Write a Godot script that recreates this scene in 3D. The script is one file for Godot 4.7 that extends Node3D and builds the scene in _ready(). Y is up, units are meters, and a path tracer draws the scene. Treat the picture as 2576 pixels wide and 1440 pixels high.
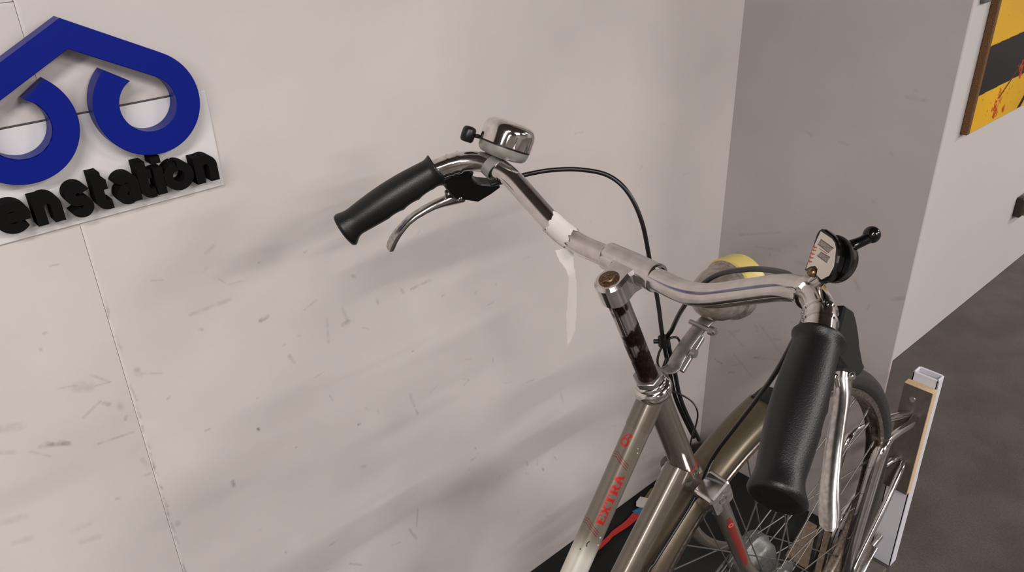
extends Node3D
# A city bicycle parked nose-in to a rack, seen over the handlebar from its right side,
# in front of a white-painted plywood wall. Metres; the wall runs along x at z = -0.925.

const WALL_Z := -0.925
const RET_X := 1.43          # face of the short return wall
const FAR_Z := -0.775        # wall beyond the return

# bicycle axes: steered frame (right, up along the steering axis, back) at the bar clamp
var RR := Vector3(-0.0481, -0.0056, 0.9988)
var UA := Vector3(-0.4253, 0.9049, -0.0154)
var BK := Vector3(-0.9038, -0.4256, -0.0459)
var CL := Vector3(0.5555, 0.9936, -0.4550)
var ST := Vector3(0.5933, 0.8434, -0.4541)   # top of the headset
var HUB := Vector3(0.9012, 0.3472, -0.4420)
var RIGHT0 := Vector3(-0.0150, 0.0099, 0.9998)

var M := {}
var rng := RandomNumberGenerator.new()

# ------------------------------------------------------------------ mesh builder
class MB:
	var v := PackedVector3Array()
	var n := PackedVector3Array()
	var uv := PackedVector2Array()
	var ix := PackedInt32Array()

	func vert(p: Vector3, nn: Vector3, t := Vector2.ZERO) -> int:
		v.push_back(p); n.push_back(nn); uv.push_back(t)
		return v.size() - 1

	func tri(a: int, b: int, c: int) -> void:
		var g := (v[b] - v[a]).cross(v[c] - v[a])
		if g.length_squared() < 1e-20:
			return
		if g.dot(n[a] + n[b] + n[c]) > 0.0:
			ix.append_array(PackedInt32Array([a, c, b]))
		else:
			ix.append_array(PackedInt32Array([a, b, c]))

	func quad(a: int, b: int, c: int, d: int) -> void:
		tri(a, b, c); tri(a, c, d)

	func face(p: Array, nn: Vector3, t: Array = []) -> void:      # flat convex polygon
		var b := v.size()
		for i in p.size():
			vert(p[i], nn, t[i] if t.size() else Vector2.ZERO)
		for i in range(1, p.size() - 1):
			tri(b, b + i, b + i + 1)

	func mesh() -> ArrayMesh:
		var a := []
		a.resize(Mesh.ARRAY_MAX)
		a[Mesh.ARRAY_VERTEX] = v; a[Mesh.ARRAY_NORMAL] = n; a[Mesh.ARRAY_TEX_UV] = uv; a[Mesh.ARRAY_INDEX] = ix
		var m := ArrayMesh.new()
		m.add_surface_from_arrays(Mesh.PRIMITIVE_TRIANGLES, a)
		return m

	# box with chamfered edges
	func box(lo: Vector3, hi: Vector3, ch := 0.002, bs := Basis.IDENTITY, o := Vector3.ZERO) -> void:
		var c := (lo + hi) * 0.5
		var h := (hi - lo) * 0.5
		ch = minf(ch, minf(h.x, minf(h.y, h.z)) * 0.9)
		for ax in 3:
			for s in [-1.0, 1.0]:
				var nn := Vector3.ZERO; nn[ax] = s
				var u := (ax + 1) % 3
				var w := (ax + 2) % 3
				var q := []
				for k in [[-1, -1], [1, -1], [1, 1], [-1, 1]]:
					var p := c; p[ax] += s * h[ax]; p[u] += k[0] * (h[u] - ch); p[w] += k[1] * (h[w] - ch)
					q.append(o + bs * p)
				face(q, bs * nn)
		for ax in 3:                                                   # edge chamfers
			var u := (ax + 1) % 3
			var w := (ax + 2) % 3
			for su in [-1.0, 1.0]:
				for sw in [-1.0, 1.0]:
					var nn := Vector3.ZERO; nn[u] = su; nn[w] = sw
					var q := []
					for k in [[-1, 0], [1, 0], [1, 1], [-1, 1]]:
						var p := c; p[ax] += k[0] * (h[ax] - ch)
						p[u] += su * (h[u] - (ch if k[1] == 1 else 0.0)); p[w] += sw * (h[w] - (0.0 if k[1] == 1 else ch))
						q.append(o + bs * p)
					face(q, bs * nn.normalized())
		for sx in [-1.0, 1.0]:
			for sy in [-1.0, 1.0]:
				for sz in [-1.0, 1.0]:
					var s := Vector3(sx, sy, sz)
					var k := c + s * h
					face([o + bs * (k - Vector3(0, sy, sz) * ch), o + bs * (k - Vector3(sx, 0, sz) * ch), o + bs * (k - Vector3(sx, sy, 0) * ch)], bs * s.normalized())

	# round tube swept along a path; radii one per point or one for all; flat caps
	func tube(p: Array, r, sides := 16, caps := true, flat := 1.0, side := Vector3.ZERO, vscale := 1.0) -> void:
		var f := Vector3.ZERO
		var rows := []
		var along := 0.0
		for i in p.size():
			var t: Vector3 = ((p[mini(i + 1, p.size() - 1)] - p[i]).normalized() + (p[i] - p[maxi(i - 1, 0)]).normalized()).normalized()
			if i == 0:
				f = side if side != Vector3.ZERO else (Vector3.UP if absf(t.y) < 0.9 else Vector3.RIGHT)
			f = (f - t * f.dot(t)).normalized()
			var g := t.cross(f)
			if i: along += (p[i] - p[i - 1]).length()
			var rad: float = r[i] if r is Array else r
			var row := []
			for k in sides + 1:
				var a := TAU * k / sides
				var d := f * cos(a) + g * sin(a) * flat
				var nn := (f * cos(a) * flat + g * sin(a)).normalized()
				row.append(vert(p[i] + d * rad, nn, Vector2(float(k) / sides, along * vscale)))
			rows.append(row)
			if caps and (i == 0 or i == p.size() - 1) and rad > 1e-5:
				var cn := -t if i == 0 else t
				var b := vert(p[i], cn)
				var ring := []
				for k in sides + 1:
					ring.append(vert(v[row[k]], cn))
				for k in sides:
					tri(b, ring[k], ring[k + 1])
		for i in rows.size() - 1:
			for k in sides:
				quad(rows[i][k], rows[i][k + 1], rows[i + 1][k + 1], rows[i + 1][k])

	# surface of revolution: profile of (radius, height) about axis ax through o; arc part a0..a1
	func lathe(prof: Array, o: Vector3, ax: Vector3, sides := 32, a0 := 0.0, a1 := TAU, zero := Vector3.ZERO) -> void:
		ax = ax.normalized()
		var f := zero if zero != Vector3.ZERO else (Vector3.UP if absf(ax.y) < 0.9 else Vector3.RIGHT)
		f = (f - ax * f.dot(ax)).normalized()
		var g := ax.cross(f)
		for i in prof.size() - 1:
			var d: Vector2 = (prof[i + 1] - prof[i]).normalized()
			if d == Vector2.ZERO: continue
			var na := Vector2(d.y, -d.x)
			var nb := na
			if i > 0:
				var e: Vector2 = (prof[i] - prof[i - 1]).normalized()
				if e.dot(d) > 0.75: na = (na + Vector2(e.y, -e.x)).normalized()
			if i < prof.size() - 2:
				var e: Vector2 = (prof[i + 2] - prof[i + 1]).normalized()
				if e.dot(d) > 0.75: nb = (nb + Vector2(e.y, -e.x)).normalized()
			var A := []
			var B := []
			for k in sides + 1:
				var a := a0 + (a1 - a0) * k / sides
				var q := f * cos(a) + g * sin(a)
				A.append(vert(o + q * prof[i].x + ax * prof[i].y, (q * na.x + ax * na.y), Vector2(float(k) / sides, prof[i].y)))
				B.append(vert(o + q * prof[i + 1].x + ax * prof[i + 1].y, (q * nb.x + ax * nb.y), Vector2(float(k) / sides, prof[i + 1].y)))
			for k in sides:
				quad(A[k], A[k + 1], B[k + 1], B[k])

	# extruded polygon in the plane (e1, e2) from o, depth along e3 from d0 to d1, bevelled at d1 and d0
	func prism(poly: PackedVector2Array, o: Vector3, e1: Vector3, e2: Vector3, e3: Vector3, d0: float, d1: float, bev := 0.0) -> void:
		if Geometry2D.is_polygon_clockwise(poly): poly.reverse()
		var inner := poly
		if bev > 0.0:
			inner = PackedVector2Array()
			for i in poly.size():
				var a := (poly[i] - poly[i - 1]).normalized()
				var b := (poly[(i + 1) % poly.size()] - poly[i]).normalized()
				var nn := (Vector2(-a.y, a.x) + Vector2(-b.y, b.x))
				nn = nn / maxf(nn.length_squared() * 0.5, 0.4)
				inner.push_back(poly[i] + nn * bev)
		var lo := poly[0]
		var hi := poly[0]
		for q in poly:
			lo = lo.min(q); hi = hi.max(q)
		var t := Geometry2D.triangulate_polygon(inner)
		var sg := signf(d1 - d0)
		for cap in [[d1, sg], [d0, -sg]]:
			var b := v.size()
			for q in inner:
				vert(o + e1 * q.x + e2 * q.y + e3 * cap[0], e3 * cap[1], (q - lo) / (hi - lo))
			for i in range(0, t.size(), 3):
				tri(b + t[i], b + t[i + 1], b + t[i + 2])
		var bz := bev * sg
		for i in poly.size():
			var j := (i + 1) % poly.size()
			var d := (poly[j] - poly[i]).normalized()
			var nn := e1 * d.y - e2 * d.x
			face([o + e1 * poly[i].x + e2 * poly[i].y + e3 * (d0 + bz), o + e1 * poly[j].x + e2 * poly[j].y + e3 * (d0 + bz), o + e1 * poly[j].x + e2 * poly[j].y + e3 * (d1 - bz), o + e1 * poly[i].x + e2 * poly[i].y + e3 * (d1 - bz)], nn)
			if bev > 0.0:
				for cap in [[d1, d1 - bz, sg], [d0, d0 + bz, -sg]]:
					face([o + e1 * poly[i].x + e2 * poly[i].y + e3 * cap[1], o + e1 * poly[j].x + e2 * poly[j].y + e3 * cap[1], o + e1 * inner[j].x + e2 * inner[j].y + e3 * cap[0], o + e1 * inner[i].x + e2 * inner[i].y + e3 * cap[0]], (nn + e3 * cap[2]).normalized())

	# flat bar letter stroke: ribbon of half width w along pts (x, y), between depths z0 and z1
	func stroke(pts: Array, w: float, z0: float, z1: float, closed := false) -> void:
		var L := []
		var R := []
		var c := pts.size()
		for i in c:
			var pa: Vector2 = pts[(i - 1 + c) % c] if closed or i > 0 else pts[i]
			var pb: Vector2 = pts[(i + 1) % c] if closed or i < c - 1 else pts[i]
			var da: Vector2 = (pts[i] - pa).normalized() if pa != pts[i] else (pb - pts[i]).normalized()
			var db: Vector2 = (pb - pts[i]).normalized() if pb != pts[i] else da
			var t := (da + db).normalized()
			var nn := Vector2(-t.y, t.x) / maxf(t.dot(da), 0.5)
			L.append(pts[i] + nn * w); R.append(pts[i] - nn * w)
		var z3 := func(q: Vector2, z: float) -> Vector3: return Vector3(q.x, q.y, z)
		for i in (c if closed else c - 1):
			var j := (i + 1) % c
			face([z3.call(L[i], z1), z3.call(L[j], z1), z3.call(R[j], z1), z3.call(R[i], z1)], Vector3(0, 0, 1))
			var d: Vector2 = (pts[j] - pts[i]).normalized()
			face([z3.call(L[i], z0), z3.call(L[j], z0), z3.call(L[j], z1), z3.call(L[i], z1)], Vector3(-d.y, d.x, 0))
			face([z3.call(R[i], z0), z3.call(R[j], z0), z3.call(R[j], z1), z3.call(R[i], z1)], Vector3(d.y, -d.x, 0))
		if not closed:
			for e in [[0, 1], [c - 1, c - 2]]:
				var d: Vector2 = (pts[e[0]] - pts[e[1]]).normalized()
				face([z3.call(L[e[0]], z0), z3.call(R[e[0]], z0), z3.call(R[e[0]], z1), z3.call(L[e[0]], z1)], Vector3(d.x, d.y, 0))

# ------------------------------------------------------------------ scene helpers
func thing(called: String, label: String, category: String, at := Vector3.ZERO, group := "") -> Node3D:
	var o := Node3D.new()
	o.name = called
	add_child(o, true)
	o.position = at
	o.set_meta("label", label); o.set_meta("category", category)
	if group: o.set_meta("group", group)
	return o

func holder(called: String, parent: Node3D) -> Node3D:          # a part made of sub-parts only
	var o := Node3D.new()
	o.name = called
	parent.add_child(o, true)
	o.position = -parent.position
	return o

func obj(called: String, mb: MB, mat: Material, parent: Node3D = null) -> MeshInstance3D:
	var o := MeshInstance3D.new()
	o.name = called
	o.mesh = mb.mesh()
	o.mesh.surface_set_material(0, mat)
	if parent == null:
		add_child(o, true)
	else:
		parent.add_child(o, true)
		if parent.get_parent() == self: o.position = -parent.position
	return o

func tag(o: Node3D, label: String, category: String, group := "") -> void:
	o.set_meta("label", label); o.set_meta("category", category)
	if group: o.set_meta("group", group)

func struct(called: String, mb: MB, mat: Material) -> MeshInstance3D:
	var o := obj(called, mb, mat)
	o.set_meta("kind", "structure")
	return o

func boxmb(lo: Vector3, hi: Vector3, ch := 0.002) -> MB:
	var m := MB.new(); m.box(lo, hi, ch); return m

func H(r: float, u: float, b: float) -> Vector3:                  # bar frame to world
	return CL + RR * r + UA * u + BK * b

func Hd(r: float, u: float, b: float) -> Vector3:
	return RR * r + UA * u + BK * b

func smooth(p: Array, per := 8) -> Array:                         # Catmull-Rom through points
	var o := []
	for i in p.size() - 1:
		var a: Vector3 = p[maxi(i - 1, 0)]
		var d: Vector3 = p[mini(i + 2, p.size() - 1)]
		for k in per:
			o.append(p[i].cubic_interpolate(p[i + 1], a, d, float(k) / per))
	o.append(p[-1])
	return o

# ------------------------------------------------------------------ materials
func mat(col: Color, rough: float, metal := 0.0) -> StandardMaterial3D:
	var m := StandardMaterial3D.new()
	m.albedo_color = col
	m.roughness = rough
	m.metallic = metal
	return m

func noise(freq: float, seed_ := 1, oct := 4) -> FastNoiseLite:
	var n := FastNoiseLite.new()
	n.noise_type = FastNoiseLite.TYPE_SIMPLEX_SMOOTH
	n.frequency = freq; n.seed = seed_; n.fractal_octaves = oct
	return n

func ramp(a: Color, b: Color, lo := 0.3, hi := 0.7) -> Gradient:
	var g := Gradient.new()
	g.offsets = PackedFloat32Array([lo, hi]); g.colors = PackedColorArray([a, b])
	return g

func ntex(n: FastNoiseLite, g: Gradient = null, size := 512, normal := false, bump := 4.0) -> NoiseTexture2D:
	var t := NoiseTexture2D.new()
	t.width = size; t.height = size; t.noise = n; t.seamless = true
	if g: t.color_ramp = g
	if normal: t.as_normal_map = true; t.bump_strength = bump
	return t

func worn(col_a: Color, col_b: Color, freq: float, scale: float, rough: float, metal: float, seed_ := 3, lo := 0.3, hi := 0.7) -> StandardMaterial3D:
	var m := mat(Color.WHITE, rough, metal)
	m.albedo_texture = ntex(noise(freq, seed_, 5), ramp(col_a, col_b, lo, hi))
	m.uv1_triplanar = true
	m.uv1_scale = Vector3.ONE * scale
	return m

func make_materials() -> void:
	M.chrome = worn(Color(0.80, 0.78, 0.76), Color(0.90, 0.89, 0.88), 0.02, 9.0, 0.09, 1.0)
	M.bar_chrome = worn(Color(0.80, 0.78, 0.765), Color(0.85, 0.835, 0.825), 0.02, 6.0, 0.15, 1.0, 5)
	M.bar_chrome.roughness_texture = ntex(noise(0.02, 8, 5), ramp(Color(0.7, 0.7, 0.7), Color(1, 1, 1), 0.3, 0.8))
	M.bar_chrome.roughness = 0.17
	M.rust_chrome = rusted()
	M.rust = worn(Color(0.30, 0.20, 0.12), Color(0.52, 0.46, 0.38), 0.03, 30.0, 0.42, 0.8, 4)
	M.alloy = worn(Color(0.66, 0.64, 0.62), Color(0.80, 0.79, 0.78), 0.03, 14.0, 0.24, 1.0, 6)
	M.zinc = worn(Color(0.60, 0.59, 0.57), Color(0.68, 0.67, 0.65), 0.02, 9.0, 0.34, 0.9, 7)
	M.grey_metal = mat(Color(0.66, 0.66, 0.63), 0.38, 0.6)
	M.rubber = mat(Color(0.045, 0.045, 0.048), 0.42)
	M.rubber.normal_enabled = true
	M.rubber.normal_texture = ntex(noise(0.12, 9, 2), null, 512, true, 3.0)
	M.rubber.normal_scale = 0.35
	M.rubber.uv1_triplanar = true
	M.rubber.uv1_scale = Vector3.ONE * 14.0
	M.black = mat(Color(0.045, 0.043, 0.043), 0.38)
	M.gloss_black = mat(Color(0.03, 0.03, 0.03), 0.16)
	M.cable = mat(Color(0.035, 0.034, 0.035), 0.35)
	M.tyre = worn(Color(0.13, 0.12, 0.115), Color(0.20, 0.19, 0.175), 0.04, 10.0, 0.75, 0.0, 12)
	M.paint = worn(Color(0.425, 0.395, 0.355), Color(0.455, 0.425, 0.38), 0.02, 8.0, 0.3, 0.55, 13)
	M.paint.clearcoat_enabled = true; M.paint.clearcoat = 0.5; M.paint.clearcoat_roughness = 0.12
	M.fender = worn(Color(0.36, 0.325, 0.265), Color(0.385, 0.35, 0.285), 0.02, 8.0, 0.34, 0.55, 14)
	M.red = mat(Color(0.72, 0.16, 0.14), 0.5)
	M.dull_red = mat(Color(0.46, 0.15, 0.13), 0.5)
	M.spoke = mat(Color(0.50, 0.49, 0.47), 0.4, 0.8)
	M.hub = worn(Color(0.40, 0.40, 0.39), Color(0.47, 0.47, 0.455), 0.03, 16.0, 0.45, 0.7, 15)
	M.lamp = worn(Color(0.56, 0.52, 0.48), Color(0.68, 0.65, 0.62), 0.02, 10.0, 0.3, 0.6, 16)
	M.rim = worn(Color(0.48, 0.43, 0.39), Color(0.64, 0.60, 0.56), 0.03, 8.0, 0.28, 1.0, 20, 0.35, 0.65)
	M.yellow = mat(Color(0.80, 0.73, 0.42), 0.35)
	M.yellow.backlight_enabled = true; M.yellow.backlight = Color(0.4, 0.34, 0.1)
	M.paper = mat(Color(0.86, 0.84, 0.82), 0.85)
	M.paper.backlight_enabled = true; M.paper.backlight = Color(0.3, 0.29, 0.28)
	M.white_steel = mat(Color(0.80, 0.80, 0.82), 0.45)
	M.brown_film = worn(Color(0.315, 0.285, 0.255), Color(0.335, 0.305, 0.275), 0.02, 7.0, 0.45, 0.0, 17)
	M.ply_edge = worn(Color(0.70, 0.60, 0.45), Color(0.84, 0.76, 0.62), 0.03, 30.0, 0.8, 0.0, 18)
	M.mat = worn(Color(0.038, 0.035, 0.035), Color(0.058, 0.054, 0.052), 0.03, 5.0, 0.8, 0.0, 19)
	M.lug = mat(Color(0.13, 0.03, 0.03), 0.6)

# chrome that gives way to brown rust towards the bottom of the post (v runs upwards)
func rusted() -> StandardMaterial3D:
	var col := Image.create(192, 384, false, Image.FORMAT_RGB8)
	var rgh := Image.create(192, 384, false, Image.FORMAT_RGB8)
	var a := noise(0.018, 11, 5)
	var b := noise(0.09, 12, 3)
	for y in 384:
		for x in 192:
			var th := TAU * x / 192.0
			var p := Vector3(cos(th) * 30.0, y * 0.55, sin(th) * 30.0)
			var k := smoothstep(0.42, 0.62, 0.5 + 0.75 * a.get_noise_3dv(p) + (0.66 - y / 384.0) * 0.95)
			var f := 0.5 + 0.5 * b.get_noise_3dv(p)
			var rust := Color(0.15, 0.105, 0.085).lerp(Color(0.36, 0.27, 0.20), f * f)
			col.set_pixel(x, y, Color(0.74, 0.72, 0.70).lerp(rust, k))
			var g := lerpf(0.13, 0.42, k)
			rgh.set_pixel(x, y, Color(g, g, g))
	var m := mat(Color.WHITE, 1.0, 0.95)
	m.albedo_texture = ImageTexture.create_from_image(col)
	m.roughness_texture = ImageTexture.create_from_image(rgh)
	return m

# blends a soft dark dash into a wall image
func scuff(img: Image, a: Vector2, b: Vector2, w: float, dark: float, n: FastNoiseLite) -> void:
	var lo := (a.min(b) - Vector2.ONE * (w + 2)).floor()
	var hi := (a.max(b) + Vector2.ONE * (w + 2)).ceil()
	for y in range(maxi(0, int(lo.y)), mini(img.get_height(), int(hi.y))):
		for x in range(maxi(0, int(lo.x)), mini(img.get_width(), int(hi.x))):
			var p := Vector2(x, y)
			var t := clampf((p - a).dot(b - a) / maxf((b - a).length_squared(), 0.01), 0.0, 1.0)
			var d := (p - a.lerp(b, t)).length() / w
			if d < 1.0:
				var k := dark * (1.0 - d * d) * clampf(0.75 + 0.9 * n.get_noise_2d(x, y), 0.0, 1.2)
				var c := img.get_pixel(x, y)
				img.set_pixel(x, y, c.lerp(Color(0.10, 0.09, 0.085), clampf(k, 0.0, 0.95)))

func mottled(w: int, h: int, base: Color, amp: float, seed_: int) -> Image:
	var sm := Image.create(w / 8, h / 8, false, Image.FORMAT_RGB8)
	var n := noise(0.02, seed_, 4)
	for y in sm.get_height():
		for x in sm.get_width():
			var k := 1.0 + amp * n.get_noise_2d(x, y)
			sm.set_pixel(x, y, Color(base.r * k, base.g * k, base.b * k))
	sm.resize(w, h, Image.INTERPOLATE_CUBIC)
	return sm

func wall_mat(img: Image) -> StandardMaterial3D:
	var m := mat(Color.WHITE, 0.55)
	if img: m.albedo_texture = ImageTexture.create_from_image(img)
	m.normal_enabled = true
	m.normal_texture = ntex(noise(0.012, 31, 5), null, 1024, true, 2.0)
	m.normal_scale = 0.12
	return m

func fill_poly(img: Image, p: PackedVector2Array, c: Color) -> void:
	var lo := p[0]
	var hi := p[0]
	for q in p:
		lo = lo.min(q); hi = hi.max(q)
	for y in range(maxi(0, int(lo.y)), mini(img.get_height(), int(hi.y) + 1)):
		for x in range(maxi(0, int(lo.x)), mini(img.get_width(), int(hi.x) + 1)):
			if Geometry2D.is_point_in_polygon(Vector2(x + 0.5, y + 0.5), p): img.set_pixel(x, y, c)

func fill_line(img: Image, pts: Array, w: float, c: Color) -> void:
	for i in pts.size() - 1:
		var d: Vector2 = (pts[i + 1] - pts[i]).normalized()
		var s := Vector2(-d.y, d.x) * w * 0.5
		fill_poly(img, PackedVector2Array([pts[i] + s - d * w * 0.2, pts[i + 1] + s + d * w * 0.2, pts[i + 1] - s + d * w * 0.2, pts[i] - s - d * w * 0.2]), c)

# ------------------------------------------------------------------ main
func _ready() -> void:
	rng.seed = 7
	# camera
	var cam := Camera3D.new()
	cam.name = "camera"
	add_child(cam)
	cam.fov = 38.846
	cam.near = 0.02
	cam.transform = Transform3D(Basis(Vector3(0.74279, -0.02554, 0.66904), Vector3(0.32848, 0.88464, -0.33093), Vector3(-0.58341, 0.46558, 0.66549)).orthonormalized(), Vector3(0, 1.349, 0))
	cam.current = true
	# environment: a closed room, lit by its lamps only
	var we := WorldEnvironment.new()
	we.name = "environment"
	var env := Environment.new()
	env.background_mode = Environment.BG_COLOR
	env.background_color = Color(0.02, 0.02, 0.02)
	env.tonemap_mode = Environment.TONE_MAPPER_LINEAR
	env.tonemap_exposure = 3.2
	env.sdfgi_enabled = true; env.ssao_enabled = true; env.ssil_enabled = true
	we.environment = env
	add_child(we)
	make_materials()
	# ceiling lamps: (x, z, energy), long sides along x
	lamps([[-0.9, 0.95, 1.5, "nearest the bicycle and the blue sign"], [-2.5, 1.5, 1.9, "in the near row, at the left wall end"], [0.9, 2.3, 1.8, "above the middle of the room"], [3.5, 2.7, 3.6, "in the near row, before the striped board"], [-2.5, 3.8, 0.8, "in the far row, at the left wall end"], [0.9, 3.8, 1.6, "in the far row, between two others"], [4.6, 1.2, 2.2, "nearest the right end wall"]])
	room()
	wall_sign()
	hazard_board()
	bicycle()
	paper_tape()
	rack()
	litter()

func lamps(spots: Array) -> void:
	var col := Color(1.0, 0.972, 0.968)
	var glow := mat(Color(0.9, 0.9, 0.88), 0.5)
	glow.emission_enabled = true; glow.emission = col; glow.emission_energy_multiplier = 5.0
	var house := mat(Color(0.8, 0.8, 0.8), 0.5)
	var first: Node3D = null
	for s in spots:
		var o: Node3D
		if first == null:
			o = thing("ceiling_lamp", "x", "lamp", Vector3(0, 2.62, 0), "ceiling tube lamps")
			var h := MB.new(); h.box(Vector3(-0.64, 2.645, -0.07), Vector3(0.64, 2.718, 0.07), 0.006)
			for e in [-1, 1]: h.box(Vector3(e * 0.63 - 0.012, 2.60, -0.04), Vector3(e * 0.63 + 0.012, 2.65, 0.04), 0.004)
			obj("housing", h, house, o)
			var t := MB.new(); t.tube([Vector3(-0.62, 2.622, 0), Vector3(0.62, 2.622, 0)], 0.018, 14)
			obj("tube", t, glow, o)
			first = o
		else:
			o = first.duplicate()
			add_child(o, true)
			for c in o.get_children(): if c is Light3D: o.remove_child(c); c.free()
		o.set_meta("label", "white ceiling tube lamp " + s[3])
		o.position = Vector3(s[0], 2.62, s[1])
		var l := AreaLight3D.new()
		l.name = "lamp_light"
		l.area_size = Vector2(1.24, 0.06)
		l.light_color = col; l.light_energy = s[2]
		l.set("omni_range", 14.0); l.set("area_range", 14.0)
		l.shadow_enabled = true
		add_child(l, true)
		l.position = Vector3(s[0], 2.595, s[1])
		l.rotation = Vector3(-PI / 2, 0, 0)

# ------------------------------------------------------------------ room
func room() -> void:
	var off_white := Color(0.80, 0.775, 0.755)
	# back wall: painted boards on a backing, a hairline joint at x = 0.188
	var wall := Node3D.new()
	wall.name = "wall_back"; add_child(wall, true); wall.set_meta("kind", "structure")
	var n := noise(0.09, 21, 3)
	var img_r := mottled(1024, 1536, off_white, 0.05, 41)        # board x 0.188..1.43, y 0..1.86
	var img_l := mottled(512, 1024, off_white, 0.05, 42)         # board x -0.432..0.188, y 0..1.24
	var S := [[0.147,0.973,0.156,0.972,3,0.35],[0.245,0.920,0.257,0.916,4,0.4],[0.279,0.860,0.331,0.861,9,0.25],[0.117,0.827,0.135,0.823,5,0.25],[0.136,0.820,0.147,0.814,22,0.25],[0.153,0.829,0.170,0.811,5,0.3],[0.154,0.813,0.170,0.811,4,0.35],[0.132,0.779,0.154,0.791,6,0.35],[0.157,0.786,0.162,0.782,9,0.5],[0.173,0.777,0.173,0.770,12,0.35],[0.176,0.757,0.174,0.754,7,0.55],[0.081,0.764,0.109,0.753,9,0.4],[0.087,0.765,0.092,0.761,10,0.4],[0.101,0.759,0.109,0.752,10,0.5],[0.138,0.736,0.178,0.732,5,0.35],[0.069,0.763,0.087,0.746,5,0.25],[0.051,0.805,0.070,0.799,18,0.22],[0.043,0.776,0.055,0.770,8,0.22],[0.020,0.688,0.041,0.682,16,0.22],[0.022,0.654,0.040,0.650,12,0.2],[0.082,0.633,0.100,0.631,14,0.15],[0.087,0.612,0.107,0.606,14,0.18],[0.179,0.688,0.183,0.675,9,0.25],[0.178,0.663,0.183,0.663,8,0.3],[0.138,0.649,0.140,0.648,8,0.5],[0.281,0.590,0.281,0.583,10,0.6],[0.262,0.689,0.268,0.689,5,0.4],[0.227,0.758,0.230,0.759,6,0.45],[0.202,0.814,0.203,0.806,12,0.4],[0.207,0.806,0.229,0.796,4,0.25],[0.322,0.894,0.329,0.886,4,0.35],[0.333,0.882,0.356,0.880,4,0.2],[0.285,0.836,0.288,0.834,7,0.45],[0.198,0.569,0.198,0.565,12,0.35],[0.121,0.899,0.123,0.899,6,0.4],[0.113,0.882,0.113,0.881,6,0.4],
		[0.365,0.816,0.375,0.818,10,0.6],[0.486,0.786,0.491,0.767,8,0.3],[0.484,0.761,0.493,0.762,12,0.5],[0.606,0.773,0.641,0.775,9,0.4],[0.588,0.779,0.591,0.772,8,0.3],[0.544,0.777,0.545,0.771,7,0.35],[0.509,0.831,0.512,0.828,8,0.4],[0.460,0.780,0.457,0.742,7,0.25],[0.428,0.807,0.449,0.815,4,0.3],[0.395,0.747,0.401,0.734,9,0.35],[0.442,0.890,0.445,0.891,5,0.45],[0.413,0.772,0.416,0.770,7,0.35],[0.515,0.743,0.525,0.736,4,0.3],[0.662,0.739,0.667,0.741,5,0.35],[0.389,0.766,0.392,0.767,5,0.3],[0.597,0.665,0.599,0.665,5,0.4],[0.377,0.898,0.378,0.897,5,0.5],[0.331,0.655,0.332,0.653,7,1.4],[0.486,0.580,0.488,0.580,7,1.4],[0.522,0.588,0.524,0.584,5,0.5],[0.584,0.590,0.595,0.544,8,0.3],[0.446,0.655,0.449,0.644,5,0.35],[0.711,0.408,0.712,0.406,6,0.5],[0.380,0.595,0.381,0.594,6,0.5],[0.877,0.264,0.880,0.256,7,0.55],[0.910,0.273,0.919,0.260,6,0.3],[0.929,0.419,0.936,0.394,9,0.2],[0.576,0.348,0.570,0.312,7,0.3],[0.554,0.316,0.568,0.284,8,0.35],[0.834,0.305,0.838,0.293,6,0.35],[0.865,0.295,0.863,0.278,5,0.3],[0.694,0.367,0.695,0.367,6,0.3],[0.435,0.320,0.454,0.303,7,0.4],[0.333,0.419,0.334,0.417,8,0.3],[0.762,0.302,0.766,0.311,6,0.2]]
	for s in S:
		var right: bool = s[0] >= 0.188
		var k := 1024.0 / 1.242 if right else 512.0 / 0.62
		var x0 := 0.188 if right else -0.432
		var img := img_r if right else img_l
		var hh := img.get_height()
		scuff(img, Vector2((s[0] - x0) * k, hh - s[1] * k), Vector2((s[2] - x0) * k, hh - s[3] * k), maxf(s[4] * 0.30 * k / 1000.0 * 1.3, 1.1), s[5] * 0.32, n)
	for i in 60:                                                   # fainter rubs lower down, where bicycles lean
		var p := Vector2(rng.randf_range(0.3, 1.35), rng.randf_range(0.05, 0.95))
		var d := Vector2(rng.randf_range(-0.02, 0.02), rng.randf_range(-0.008, 0.008))
		var k := 1024.0 / 1.242
		scuff(img_r, Vector2((p.x - 0.188) * k, 1536 - p.y * k), Vector2((p.x + d.x - 0.188) * k, 1536 - (p.y + d.y) * k), rng.randf_range(1.0, 2.6), rng.randf_range(0.03, 0.09), n)
	# irregular filler along the joint
	for i in 26:
		var y := rng.randf_range(0.45, 1.0)
		var k := 1024.0 / 1.242
		scuff(img_r, Vector2(1.5, 1536 - y * k), Vector2(1.5 + rng.randf_range(-1, 2), 1536 - (y - rng.randf_range(0.004, 0.03)) * k), rng.randf_range(1.1, 2.0), rng.randf_range(0.04, 0.16), n)
	for a in [[-0.432, 0.1877, 0.0, 1.2403, img_l], [0.1882, RET_X + 0.004, 0.0, 1.8625, img_r]]:
		var m := MB.new()
		var w: float = a[4].get_width() * (0.62 / 512.0 if a[4] == img_l else 1.242 / 1024.0)
		m.face([Vector3(a[0], a[2], WALL_Z), Vector3(a[1], a[2], WALL_Z), Vector3(a[1], a[3], WALL_Z), Vector3(a[0], a[3], WALL_Z)], Vector3(0, 0, 1), [Vector2(0, 1), Vector2((a[1] - a[0]) / w, 1), Vector2((a[1] - a[0]) / w, 0), Vector2(0, 0)])
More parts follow.
